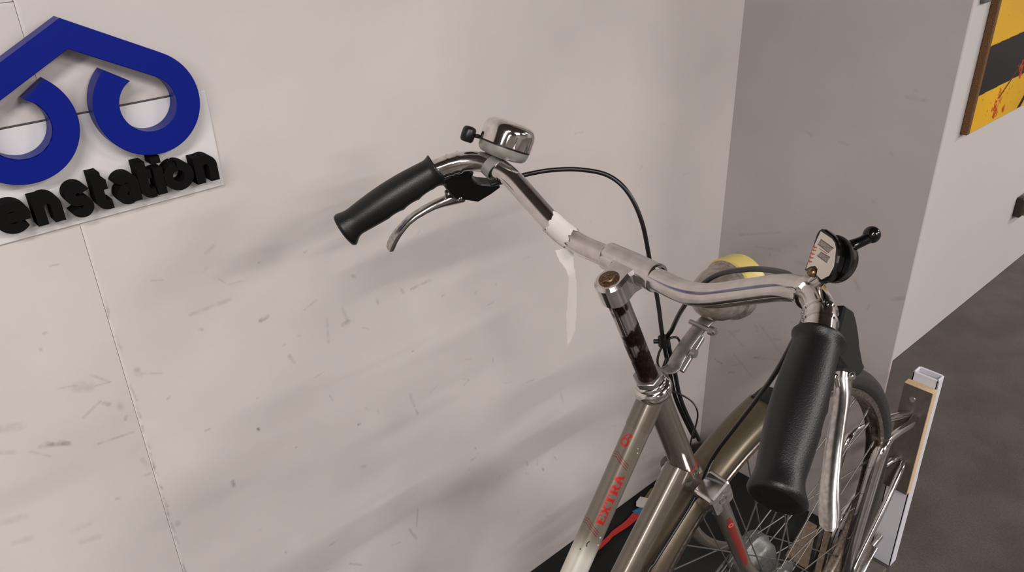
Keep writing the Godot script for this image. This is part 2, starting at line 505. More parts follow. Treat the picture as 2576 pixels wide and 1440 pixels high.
		for q in [[a[0], -1.0], [a[1], 1.0]]:
			m.face([Vector3(q[0], a[2], WALL_Z), Vector3(q[0], a[3], WALL_Z), Vector3(q[0], a[3], WALL_Z - 0.012), Vector3(q[0], a[2], WALL_Z - 0.012)], Vector3(q[1], 0, 0))
		obj("wall_board", m, wall_mat(a[4]), wall)
	var plain := wall_mat(null)
	plain.albedo_color = off_white
	plain.uv1_triplanar = true; plain.uv1_scale = Vector3.ONE * 0.5
	obj("wall_board", boxmb(Vector3(-0.432, 1.2405, WALL_Z - 0.012), Vector3(0.1877, 2.72, WALL_Z), 0.0005), plain, wall)
	obj("wall_board", boxmb(Vector3(0.1882, 1.8627, WALL_Z - 0.012), Vector3(RET_X + 0.004, 2.72, WALL_Z), 0.0005), plain, wall)
	obj("wall_board", boxmb(Vector3(-4.0, 0, WALL_Z - 0.012), Vector3(-0.4325, 2.72, WALL_Z), 0.0005), plain, wall)
	var back := mat(Color(0.5, 0.48, 0.46), 0.9)
	obj("backing", boxmb(Vector3(-4.1, -0.05, WALL_Z - 0.12), Vector3(1.6, 2.75, WALL_Z - 0.012), 0.001), back, wall)
	# short return wall, facing -x, 13 mm panel
	var img_p := mottled(512, 1024, Color(0.71, 0.685, 0.675), 0.06, 43)   # z -0.925..-0.51, y 0..0.83+...
	for s in [[-0.574,0.983,-0.571,0.982],[-0.593,0.866,-0.590,0.864],[-0.608,0.770,-0.606,0.769],[-0.673,0.501,-0.655,0.499],[-0.770,0.399,-0.747,0.406],[-0.881,0.374,-0.836,0.351],[-0.879,0.616,-0.786,0.650],[-0.837,0.601,-0.781,0.611],[-0.747,0.631,-0.744,0.627],[-0.585,0.968,-0.551,0.969],[-0.692,0.866,-0.672,0.863],[-0.758,0.871,-0.749,0.866],[-0.621,0.504,-0.617,0.504],[-0.802,0.335,-0.744,0.356],[-0.88,0.458,-0.872,0.447],[-0.80,0.42,-0.74,0.37],[-0.72,0.36,-0.66,0.34],[-0.86,0.32,-0.80,0.28],[-0.78,0.25,-0.70,0.22],[-0.68,0.46,-0.62,0.45]]:
		var k := 512.0 / 0.6
		scuff(img_p, Vector2((s[0] + 1.1) * k, 1024 - s[1] * k), Vector2((s[2] + 1.1) * k, 1024 - s[3] * k), 3.4, 0.065, n)
	for i in 50:
		var p := Vector2(rng.randf_range(-0.9, -0.53), rng.randf_range(0.05, 0.6))
		var k := 512.0 / 0.6
		scuff(img_p, Vector2((p.x + 1.1) * k, 1024 - p.y * k), Vector2((p.x + rng.randf_range(-0.03, 0.03) + 1.1) * k, 1024 - (p.y + rng.randf_range(-0.02, 0.02)) * k), rng.randf_range(1.5, 5.0), rng.randf_range(0.04, 0.14), n)
	var m := MB.new()
	m.face([Vector3(RET_X, 0, -0.94), Vector3(RET_X, 0, -0.5125), Vector3(RET_X, 1.2, -0.5125), Vector3(RET_X, 1.2, -0.94)], Vector3(-1, 0, 0), [Vector2(0.16 / 0.6, 1), Vector2(0.5875 / 0.6, 1), Vector2(0.5875 / 0.6, 0), Vector2(0.16 / 0.6, 0)])
	struct("wall_return", m, wall_mat(img_p))
	m = MB.new()
	m.box(Vector3(RET_X + 0.0004, 0, -0.94), Vector3(RET_X + 0.007, 1.2, -0.512), 0.0006)
	m.box(Vector3(RET_X, 1.2, -0.94), Vector3(RET_X + 0.007, 2.72, -0.512), 0.0006)
	var ret := mat(Color(0.71, 0.685, 0.675), 0.6)
	struct("wall_return_core", m, ret)
	# wall beyond
	var far := wall_mat(mottled(512, 512, Color(0.745, 0.727, 0.715), 0.08, 44))
	far.uv1_triplanar = true; far.uv1_scale = Vector3.ONE * 0.15
	struct("wall_far", boxmb(Vector3(RET_X + 0.007, 0, FAR_Z - 0.1), Vector3(6.0, 2.72, FAR_Z), 0.001), far)
	var grey := mat(Color(0.62, 0.60, 0.58), 0.8)
	struct("wall_left", boxmb(Vector3(-4.1, 0, -1.0), Vector3(-4.0, 2.75, 5.0), 0.002), grey)
	struct("wall_right", boxmb(Vector3(6.0, 0, -1.0), Vector3(6.1, 2.75, 5.0), 0.002), grey)
	struct("wall_front", boxmb(Vector3(-4.1, 0, 5.0), Vector3(6.1, 2.75, 5.1), 0.002), mat(Color(0.5, 0.48, 0.46), 0.8))
	struct("ceiling", boxmb(Vector3(-4.1, 2.72, -1.1), Vector3(6.1, 2.84, 5.1), 0.002), mat(Color(0.40, 0.37, 0.35), 0.9))
	# trowelled concrete floor with a fine crack
	var fl := worn(Color(0.258, 0.237, 0.215), Color(0.30, 0.278, 0.254), 0.012, 0.7, 0.5, 0.0, 45)
	fl.detail_enabled = true
	fl.detail_blend_mode = BaseMaterial3D.BLEND_MODE_MUL
	fl.detail_albedo = ntex(noise(0.25, 46, 3), ramp(Color(0.86, 0.86, 0.86), Color(1, 1, 1), 0.3, 0.6), 1024)
	fl.roughness_texture = ntex(noise(0.02, 47, 4), ramp(Color(0.75, 0.75, 0.75), Color(1, 1, 1)))
	struct("floor", boxmb(Vector3(-4.1, -0.12, -1.1), Vector3(6.1, 0, 5.1), 0.001), fl)
	# small fittings
	var clip := boxmb(Vector3(2.205, 1.012, FAR_Z - 0.001), Vector3(2.245, 1.075, FAR_Z + 0.012), 0.003)
	tag(obj("wall_clip", clip, mat(Color(0.36, 0.36, 0.34), 0.5)), "small grey square clip on the far wall beside the striped board", "clip")
	var latch := thing("latch_plate", "small olive brass plate with dark edge low on the far wall", "latch", Vector3(2.99, 0.24, FAR_Z))
	obj("plate", boxmb(Vector3(2.965, 0.235, FAR_Z), Vector3(3.05, 0.305, FAR_Z + 0.03), 0.004), mat(Color(0.46, 0.40, 0.25), 0.45, 0.4), latch)
	obj("dark_edge", boxmb(Vector3(2.935, 0.235, FAR_Z), Vector3(2.964, 0.305, FAR_Z + 0.024), 0.004), mat(Color(0.14, 0.12, 0.09), 0.5), latch)

# ------------------------------------------------------------------ sign on the wall
func arc(c: Vector2, r: float, a0: float, a1: float, n := 24) -> Array:
	var o := []
	for i in n + 1:
		var a := deg_to_rad(lerpf(a0, a1, float(i) / n))
		o.append(c + Vector2(cos(a), sin(a)) * r)
	return o

func wall_sign() -> void:
	var s := thing("wall_sign", "raised wall sign with blue house outline curling into two wheels above black letters", "sign", Vector3(0.218, 1.011, WALL_Z))
	var zb := WALL_Z + 0.004
	var panel := mat(Color(0.86, 0.855, 0.85), 0.4)
	obj("backboard", boxmb(Vector3(-0.02, 1.011, WALL_Z + 0.0003), Vector3(0.3525, 1.1255, zb), 0.0006), panel, s)
	obj("top_edge_shadow", boxmb(Vector3(-0.02, 1.1255, WALL_Z + 0.0003), Vector3(0.3340, 1.1268, zb + 0.0001), 0.0002), mat(Color(0.30, 0.29, 0.285), 0.8), s)  # dark strip painted in as the shadow line along the top of the backboard
	var blue := mat(Color(0.04, 0.115, 0.50), 0.38)
	blue.metallic_specular = 0.3
	# right half: roof slope, round the wheel clockwise, back along the inside; mirrored for the left
	var c := Vector2(0.0635, 0.1275)        # wheel centre, from x = 0.218, y = 1.0
	var ro := 0.0556
	var ri := 0.0297
	var half := [Vector2(0, 0.2242)]
	half.append_array(arc(c, ro, 62, -229, 56))
	half.append_array(arc(c, ri, -244, 62, 56))
	half.append(Vector2(0, 0.1947))
	var m := MB.new()
	var poly := PackedVector2Array(half)
	for i in range(half.size() - 2, 0, -1): poly.push_back(Vector2(-half[i].x, half[i].y))
	if true:
		m.prism(poly, Vector3(0.218, 1.0, 0), Vector3.RIGHT, Vector3.UP, Vector3.BACK, WALL_Z + 0.0045, WALL_Z + 0.0245, 0.0007)
	obj("house_emblem", m, blue, s)
	var ink := mat(Color(0.10, 0.10, 0.105), 0.8)
	ink.albedo_color = Color(0.085, 0.08, 0.08)
	ink.metallic_specular = 0.15
	var b := 1.0265
	var w := 0.0051
	var V := func(x: float, y: float) -> Vector2: return Vector2(x, b + y)
	var n_ := func(x: float) -> Array:
		var a := [V.call(x + 0.0043, 0.0), V.call(x + 0.0043, 0.0165)]
		a.append_array(arc(V.call(x + 0.0125, 0.0185), 0.0082, 175, 5, 14))
		a.append_array([V.call(x + 0.0207, 0.0165), V.call(x + 0.0207, 0.0)])
		return [a, [V.call(x + 0.0043, 0.0), V.call(x + 0.0043, 0.031)]]
	var t_ := func(x: float) -> Array:
		var a := [V.call(x + 0.004, 0.041), V.call(x + 0.004, 0.0105)]
		a.append_array(arc(V.call(x + 0.0105, 0.0105), 0.0065, 185, 275, 8))
		a.append(V.call(x + 0.0148, 0.0042))
		return [a, [V.call(x + 0.0005, 0.0262), V.call(x + 0.0135, 0.0262)]]
	var o_ := func(x: float) -> Array:
		return [arc(V.call(x + 0.0165, 0.0158), 0.0117, 90, -265, 32)]
	var e_ := func(x: float) -> Array:
		return [arc(V.call(x + 0.0165, 0.0158), 0.0117, -40, -360, 30), [V.call(x + 0.006, 0.0158), V.call(x + 0.0320, 0.0158)]]
	var s_ := func(x: float) -> Array:
		var a := arc(V.call(x + 0.0130, 0.0228), 0.0072, 15, 268, 18)
		a.append_array(arc(V.call(x + 0.0140, 0.0092), 0.0068, 88, -165, 18))
		return [a]
	var a_ := func(x: float) -> Array:
		var a := arc(V.call(x + 0.0125, 0.0205), 0.0078, 160, 5, 12)
		a.append_array([V.call(x + 0.0203, 0.019), V.call(x + 0.0203, 0.0)])
		return [a, arc(V.call(x + 0.0120, 0.0098), 0.0064, 60, -295, 24)]
	var i_ := func(x: float) -> Array:
		return [[V.call(x + 0.0043, 0.0), V.call(x + 0.0043, 0.030)], [V.call(x + 0.0043, 0.0355), V.call(x + 0.0043, 0.0435)]]
	for g in [[e_, 0.1095], [n_, 0.1465], [s_, 0.1765], [t_, 0.2065], [a_, 0.2265], [t_, 0.2535], [i_, 0.2705], [o_, 0.2795], [n_, 0.3155]]:
		var lm := MB.new()
		var step := 0.0
		for line in g[0].call(g[1]):
			lm.stroke(line, w, zb + 0.0003, zb + 0.0195 - step)
			step += 0.0005
		obj("letter", lm, ink, s)

# ------------------------------------------------------------------ yellow and black board on the far wall
func hazard_board() -> void:
	var x0 := 2.283; var x1 := 3.30; var y0 := 0.670; var y1 := 1.55
	var W := 620; var Hh := 540
	var img := mottled(W / 8 * 8, Hh / 8 * 8, Color(0.82, 0.63, 0.075), 0.10, 61)
	W = img.get_width(); Hh = img.get_height()
	var P := func(x: float, y: float) -> Vector2: return Vector2((x - x0) / (x1 - x0) * W, (y1 - y) / (y1 - y0) * Hh)
	var blk := Color(0.045, 0.035, 0.032)
	fill_poly(img, PackedVector2Array([P.call(x0 - 0.01, 0.770), P.call(x1, 0.790), P.call(x1, 0.925), P.call(x0 - 0.01, 0.897)]), blk)
	fill_poly(img, PackedVector2Array([P.call(x0 - 0.01, 1.08), P.call(x1, 1.10), P.call(x1, 1.24), P.call(x0 - 0.01, 1.21)]), blk)
	fill_line(img, [P.call(2.70, 0.90), P.call(2.545, 0.80), P.call(2.44, 0.735)], 4.0, Color(0.30, 0.13, 0.05))
	fill_line(img, [P.call(2.80, 0.84), P.call(2.70, 0.74), P.call(2.62, 0.66)], 12.0, blk)
	var n := noise(0.05, 62, 3)
	var red := Color(0.62, 0.13, 0.04)
	for k in [[2.445, 0.735, 0.030], [2.425, 0.715, 0.022], [2.44, 0.695, 0.018], [2.56, 0.80, 0.02], [2.575, 0.775, 0.014], [2.50, 0.69, 0.010], [2.62, 0.80, 0.012]]:
		for i in 40:
			var q: Vector2 = P.call(k[0] + rng.randfn(0.0, k[2] * 0.4), k[1] + rng.randfn(0.0, k[2] * 0.5))
			var r := rng.randf_range(0.6, 2.4)
			fill_poly(img, PackedVector2Array([q + Vector2(-r, 0), q + Vector2(0, -r * 1.6), q + Vector2(r, 0), q + Vector2(0, r * 1.6)]), red.lerp(Color(0.75, 0.40, 0.05), rng.randf() * 0.7))
	for i in 60:
		var q: Vector2 = P.call(rng.randf_range(x0 + 0.02, 2.75), rng.randf_range(0.68, 1.06))
		var c: Color = img.get_pixelv(q.clamp(Vector2.ZERO, Vector2(W - 1, Hh - 1)))
		if c.r > 0.5:
			var r := rng.randf_range(0.8, 2.2)
			fill_poly(img, PackedVector2Array([q + Vector2(-r, 0), q + Vector2(0, -r), q + Vector2(r, 0), q + Vector2(0, r)]), c.lerp(Color(0.45, 0.28, 0.06), 0.7))
	var s := thing("striped_board", "yellow and black striped wooden board with red smears on the far wall", "sign", Vector3(x0, y0, FAR_Z))
	var face := mat(Color.WHITE, 0.45)
	face.albedo_texture = ImageTexture.create_from_image(img)
	obj("board", boxmb(Vector3(x0 - 0.002, y0, FAR_Z + 0.0003), Vector3(x1, y1, FAR_Z + 0.018), 0.002), M.ply_edge, s)
	var m := MB.new()
	var z := FAR_Z + 0.0188
	m.face([Vector3(x0 + 0.012, y0 + 0.003, z), Vector3(x1 - 0.003, y0 + 0.003, z), Vector3(x1 - 0.003, y1 - 0.003, z), Vector3(x0 + 0.012, y1 - 0.003, z)], Vector3.BACK, [Vector2(0, 1), Vector2(1, 1), Vector2(1, 0), Vector2(0, 0)])
	var e := MB.new()
	e.box(Vector3(x0 - 0.0045, y0, FAR_Z + 0.0003), Vector3(x0 + 0.0115, y1, FAR_Z + 0.0195), 0.002)
	obj("painted_face", m, face, s)
	obj("edge_strip", e, worn(Color(0.30, 0.19, 0.09), Color(0.46, 0.32, 0.17), 0.03, 20.0, 0.7, 0.0, 63), s)

# ------------------------------------------------------------------ bicycle
var bar_right := []           # centre line of the right half of the bar, local points

func bar_path() -> void:
	var L1 := Vector3(0.0852, 0.0063, 0.0064)
	var L2 := Vector3(0.2024, 0.0665, -0.0075)
	var G3 := Vector3(0.2350, 0.0758, 0.0352)
	var G4 := Vector3(0.2772, 0.0679, 0.1489)
	var u1 := (L1 - L2).normalized()
	var u2 := (G4 - L2).normalized()
	var K2 := L2 - (u1 + u2).normalized() * 0.010
	var p := [Vector3.ZERO]
	var fillet := func(k: Vector3, a: Vector3, b: Vector3, d1: float, d2: float) -> void:
		var s := k + (a - k).normalized() * d1
		var e := k + (b - k).normalized() * d2
		for i in 13:
			var t := i / 12.0
			p.append(s.lerp(k, t).lerp(k.lerp(e, t), t))
	fillet.call(L1, Vector3.ZERO, K2, 0.032, 0.034)
	fillet.call(K2, L1, G3, 0.052, 0.045)
	p.append(G3)
	p.append(G3.lerp(G4, 0.5))
	p.append(G4 - (G4 - G3).normalized() * 0.006)
	bar_right = p

func bar_at(back: float) -> Vector3:                             # point on the right half, this far before the grip
	var i := bar_right.size() - 3
	while i > 0 and back > 0.0:
		var d: float = (bar_right[i] - bar_right[i - 1]).length()
		if back <= d: return bar_right[i].lerp(bar_right[i - 1], back / d)
		back -= d
		i -= 1
	return bar_right[bar_right.size() - 3].lerp(bar_right[-1], clampf(-back / 0.12, 0.0, 1.0))

func side(l: Vector3, s: float) -> Vector3:                      # local point on the right (s = 1) or left
	return H(l.x * s, l.y, l.z)

func grip(s: float, bike: Node3D) -> void:
	var G3 := Vector3(0.2350, 0.0758, 0.0352)
	var G4 := Vector3(0.2772, 0.0679, 0.1489)
	var ax := (G4 - G3).normalized()
	var down := Vector3(0.2533, -0.954, -0.1603)                 # towards the lever
	down = (down - ax * down.dot(ax)).normalized()
	var sidev := ax.cross(down)
	var len := (G4 - G3).length()
	var rows := []
	var m := MB.new()
	var N := 72
	var K := 36
	var P := []
	for i in N + 1:
		var t := float(i) / N
		var row := []
		for k in K:
			var a := TAU * k / K
			var toward := pow(maxf(cos(a), 0.0), 1.5)
			var r := 0.0160 + 0.0026 * sin(PI * clampf((t - 0.06) / 0.82, 0, 1))
			r += 0.0026 * exp(-pow(t / 0.040, 2.0)) + 0.0022 * exp(-pow((t - 1.0) / 0.06, 2.0))
			r += toward * (0.0042 * exp(-pow(t / 0.06, 2.0)) + 0.0070 * exp(-pow((t - 1.0) / 0.06, 2.0)) - 0.0010)
			if t > 0.12 and t < 0.62:                           # finger hollows on the lever side
				r += toward * 0.0038 * (pow(absf(sin((t - 0.12) / 0.5 * PI * 3.0)), 0.6) * -1.0 + 0.45)
			var c := G3.lerp(G4, t) - down * 0.0014 * sin(PI * t)
			row.append(side(c + (down * cos(a) + sidev * sin(a)) * r, s))
		P.append(row)
	# end cap: rounded rim and a shallow dish
	for q in [[0.0025, 0.93], [0.0032, 0.80], [0.0022, 0.66], [0.0006, 0.56], [0.0006, 0.0]]:
		var row := []
		var c: Vector3 = G4 + ax * q[0]
		for k in K:
			var base: Vector3 = P[N][k]
			row.append(side(c, s).lerp(base + Hd(ax.x * s, ax.y, ax.z) * q[0], q[1]))
		P.append(row)
	var row0 := []
	for k in K: row0.append(side(G3, s).lerp(P[0][k], 0.66))
	P.push_front(row0)
	var cen := []
	for r in P:
		var c := Vector3.ZERO
		for q in r: c += q
		cen.append(c / K)
	for i in P.size():
		var row := []
		for k in K + 1:
			var k0 := k % K
			var du: Vector3 = P[i][(k0 + 1) % K] - P[i][(k0 - 1 + K) % K]
			var dv: Vector3 = P[mini(i + 1, P.size() - 1)][k0] - P[maxi(i - 1, 0)][k0]
			var nn := du.cross(dv).normalized()
			if nn.dot(P[i][k0] - cen[i]) < 0 and i <= N: nn = -nn
			if i > N + 2: nn = Hd(ax.x * s, ax.y, ax.z)
			if i > N and i <= N + 2 and nn.dot(Hd(ax.x * s, ax.y, ax.z)) < 0: nn = -nn
			row.append(m.vert(P[i][k0], nn))
		rows.append(row)
	for i in rows.size() - 1:
		for k in K:
			m.quad(rows[i][k], rows[i][k + 1], rows[i + 1][k + 1], rows[i + 1][k])
	obj("grip", m, M.rubber, bike)

func brake_lever(s: float, bike: Node3D) -> void:
	var G3 := Vector3(0.2350, 0.0758, 0.0352)
	var d1 := Vector3(0.3472, -0.065, 0.9355)
	var d2 := Vector3(0.2533, -0.954, -0.1603)
	var nn := Vector3(0.9029, 0.2926, -0.3148)
	var o := side(G3, s)
	var e1 := Hd(d1.x * s, d1.y, d1.z)
	var e2 := Hd(d2.x * s, d2.y, d2.z)
	var e3 := Hd(nn.x * s, nn.y, nn.z)
	# blade: flattened tapering bar, hooked at the tip
	var wide := [0.0045, 0.0052, 0.0056, 0.0056, 0.0055, 0.0054, 0.0055, 0.0058, 0.0063, 0.0068, 0.0069, 0.0060, 0.0034]
	var cl := [[-0.008, 0.0665, 0.0060], [0.004, 0.0575, 0.0078], [0.0150, 0.0522, 0.0062], [0.0263, 0.0484, 0.0047], [0.0383, 0.0468, 0.0042], [0.0500, 0.0464, 0.0039], [0.0610, 0.0480, 0.0036], [0.0705, 0.0520, 0.0036], [0.0795, 0.0568, 0.0039], [0.0872, 0.0622, 0.0042], [0.0930, 0.0678, 0.0044], [0.0968, 0.0722, 0.0040], [0.0985, 0.0744, 0.0022]]
	if s > 0:                                                    # the right lever stands further open
		e2 = Hd(0.1736, -0.9759, -0.1323)
		e3 = Hd(0.9216, 0.2084, -0.3276)
		cl = [[-0.010, 0.0500, 0.0060], [-0.0021, 0.0548, 0.0078], [0.0050, 0.0578, 0.0070], [0.0106, 0.0596, 0.0060], [0.0200, 0.0612, 0.0050], [0.0290, 0.0627, 0.0045], [0.0400, 0.0647, 0.0042], [0.0498, 0.0668, 0.0042], [0.0686, 0.0733, 0.0045], [0.0800, 0.0785, 0.0050], [0.0900, 0.0848, 0.0054], [0.0980, 0.0902, 0.0048], [0.1010, 0.0925, 0.0020]]
		wide = [0.0050, 0.0056, 0.0060, 0.0060, 0.0060, 0.0060, 0.0062, 0.0064, 0.0068, 0.0074, 0.0080, 0.0070, 0.0034]
	var m := MB.new()
	var pts := []
	var rad := []
	for c in cl:
		pts.append(o + e1 * c[0] + e2 * c[1]); rad.append(c[2])
	# width across the lever plane swells toward the tip
	var rows := []
	for i in pts.size():
		var t: Vector3 = (pts[mini(i + 1, pts.size() - 1)] - pts[maxi(i - 1, 0)]).normalized()
		var f := e3.cross(t).normalized()
		var wd: float = wide[i]
		var row := []
		for k in 21:
			var a := TAU * k / 20.0
			var ca := cos(a); var sa := sin(a)
			var p: Vector3 = pts[i] + f * ca * rad[i] + e3 * signf(sa) * pow(absf(sa), 0.7) * wd
			row.append(m.vert(p, (f * ca / rad[i] + e3 * sa / wd).normalized()))
		rows.append(row)
	for i in rows.size() - 1:
		for k in 20: m.quad(rows[i][k], rows[i][k + 1], rows[i + 1][k + 1], rows[i + 1][k])
	var b := m.vert(pts[-1], (pts[-1] - pts[-2]).normalized())
	for k in 20: m.tri(b, rows[-1][k], rows[-1][k + 1])
	var blade := obj("brake_lever", m, M.alloy, bike)
	blade.set_meta("label", "polished silver brake lever")
	# black mount under the bar
	var poly := PackedVector2Array([Vector2(0.0012, 0.012), Vector2(-0.0120, 0.0135), Vector2(-0.0299, 0.0225), Vector2(-0.0326, 0.0309), Vector2(-0.0286, 0.0352), Vector2(-0.0283, 0.0395), Vector2(-0.0291, 0.044), Vector2(-0.0310, 0.0500), Vector2(-0.0338, 0.0546), Vector2(-0.0427, 0.0650), Vector2(-0.0521, 0.0725), Vector2(-0.0510, 0.0790), Vector2(-0.0375, 0.0805), Vector2(-0.0194, 0.0797), Vector2(-0.0080, 0.0640), Vector2(0.0009, 0.0537), Vector2(0.0036, 0.0411), Vector2(0.0040, 0.020)])
	if s > 0:
		poly = PackedVector2Array([Vector2(-0.0444, 0.0264), Vector2(-0.0428, 0.0320), Vector2(-0.0405, 0.0373), Vector2(-0.0355, 0.0450), Vector2(-0.0295, 0.0518), Vector2(-0.0250, 0.0600), Vector2(-0.0214, 0.0670), Vector2(-0.0170, 0.0672), Vector2(-0.0118, 0.0640), Vector2(-0.0056, 0.0543), Vector2(-0.0020, 0.0400), Vector2(0.0020, 0.0120), Vector2(-0.0380, 0.0120)])
	m = MB.new()
	m.prism(poly, o, e1, e2, e3, -0.0075, 0.0075, 0.0016)
	obj("lever_mount", m, M.black, blade)
	m = MB.new()
	var pv := o + e1 * -0.0035 + e2 * (0.052 if s > 0 else 0.056)
	m.lathe([Vector2(0, 0.0088), Vector2(0.0024, 0.0086), Vector2(0.0032, 0.0076), Vector2(0.0032, -0.0076), Vector2(0.0024, -0.0086), Vector2(0, -0.0088)], pv, e3, 14)
	var pv2 := o + e1 * 0.0076 + e2 * 0.0440
	m.tube([pv2 - e1 * 0.002 - e2 * 0.003, pv2 + e1 * 0.001 + e2 * 0.004], 0.0018, 10)
	m.lathe([Vector2(0, 0.0024), Vector2(0.0018, 0.0018), Vector2(0.0026, 0), Vector2(0.0018, -0.0018), Vector2(0, -0.0024)], pv2 - e1 * 0.0022 - e2 * 0.0035, e1, 12)
	obj("pivot_screw", m, M.chrome, blade)
	# clamp bands round the bar, two raised lips
	m = MB.new()
	var seg := []
	for i in 9: seg.append(side(bar_at(0.028 - 0.004 * i), s))
	m.tube(seg, 0.0118, 32, true)
	for q in [0.0255, 0.0145]:
		m.tube([side(bar_at(q + 0.0018), s), side(bar_at(q + 0.0010), s), side(bar_at(q), s), side(bar_at(q - 0.0010), s), side(bar_at(q - 0.0018), s)], [0.0118, 0.0127, 0.0130, 0.0127, 0.0118], 32, false)
	obj("clamp_band", m, M.chrome, blade)
	# cable ferrule where the cable leaves the mount
	m = MB.new()
	if s > 0: m.tube([o + e1 * -0.018 + e2 * 0.0640, o + e1 * -0.028 + e2 * 0.0760], 0.0036, 12)
	else: m.tube([o + e1 * -0.046 + e2 * 0.0738, o + e1 * -0.0585 + e2 * 0.0795], 0.0038, 12)
	obj("cable_ferrule", m, M.black, blade)

func bell(bike: Node3D) -> void:
	var o := H(-0.1903, 0.0724, -0.0298)
	var ax := Hd(0.03, 0.637, -0.77).normalized()
	var m := MB.new()
	var R := 0.0292
	m.lathe([Vector2(0.0284, 0.0006), Vector2(R, 0.0007), Vector2(R, 0.013), Vector2(R - 0.0003, 0.0165), Vector2(R - 0.0014, 0.0198), Vector2(R - 0.0034, 0.0226), Vector2(R - 0.0064, 0.0246), Vector2(R - 0.0110, 0.0260), Vector2(R - 0.018, 0.0268), Vector2(0.0, 0.0271)], o, ax, 64)
	var dome := obj("bell", m, M.chrome, bike)
	dome.set_meta("label", "chrome bell dome")
	m = MB.new()
	m.lathe([Vector2(0.0, -0.0136), Vector2(0.018, -0.0136), Vector2(0.0240, -0.0122), Vector2(0.0268, -0.0096), Vector2(0.0280, -0.0060), Vector2(0.0284, -0.0012), Vector2(0.027, -0.0012), Vector2(0.027, 0.001)], o, ax, 56)
	obj("bell_base", m, M.grey_metal, dome)
	m = MB.new()
	m.lathe([Vector2(0.0280, -0.0013), Vector2(0.0287, -0.0012), Vector2(0.0287, 0.0006), Vector2(0.0280, 0.0007)], o, ax, 56)
	obj("rim_gap", m, M.black, dome)  # black ring put in as the dark gap between dome and base
	m = MB.new()
	var k := H(-0.2199, 0.0944, -0.0104)
	var root := H(-0.2120, 0.0835, -0.0215)
	m.tube([root, root.lerp(k, 0.7)], 0.0024, 10)
	m.lathe([Vector2(0, -0.0085), Vector2(0.0058, -0.0082), Vector2(0.0074, -0.006), Vector2(0.0078, 0.0), Vector2(0.0074, 0.0055), Vector2(0.006, 0.0078), Vector2(0.003, 0.0088), Vector2(0, 0.0089)], k, ax, 24)
	obj("thumb_lever", m, M.black, dome)
	# clamp strap round the bar with its screw
	m = MB.new()
	var c := H(-0.1905, 0.0605, -0.0055)
	var t := Hd(-0.1172, 0.0602, -0.0139).normalized()
	m.lathe([Vector2(0.0114, -0.0055), Vector2(0.0130, -0.0055), Vector2(0.0130, 0.0055), Vector2(0.0114, 0.0055)], c, t, 28)
	m.box(Vector3(-0.0055, -0.006, -0.002), Vector3(0.0055, 0.010, 0.002), 0.0008, Basis(t, ax, t.cross(ax)).orthonormalized(), c + (o - c) * 0.45 - Hd(0, 0, -1) * 0.004)
	var tail := Hd(-0.02, -0.75, -0.55).normalized()
	m.box(Vector3(-0.0045, -0.004, -0.003), Vector3(0.0045, 0.008, 0.003), 0.0008, Basis(t, tail, t.cross(tail)).orthonormalized(), c + tail * 0.014)
	obj("bell_clamp", m, M.grey_metal, dome)
	m = MB.new()
	m.tube([c + tail * 0.018 - t.cross(tail) * 0.008, c + tail * 0.018 + t.cross(tail) * 0.008], 0.0022, 10)
	obj("clamp_screw", m, M.zinc, dome)

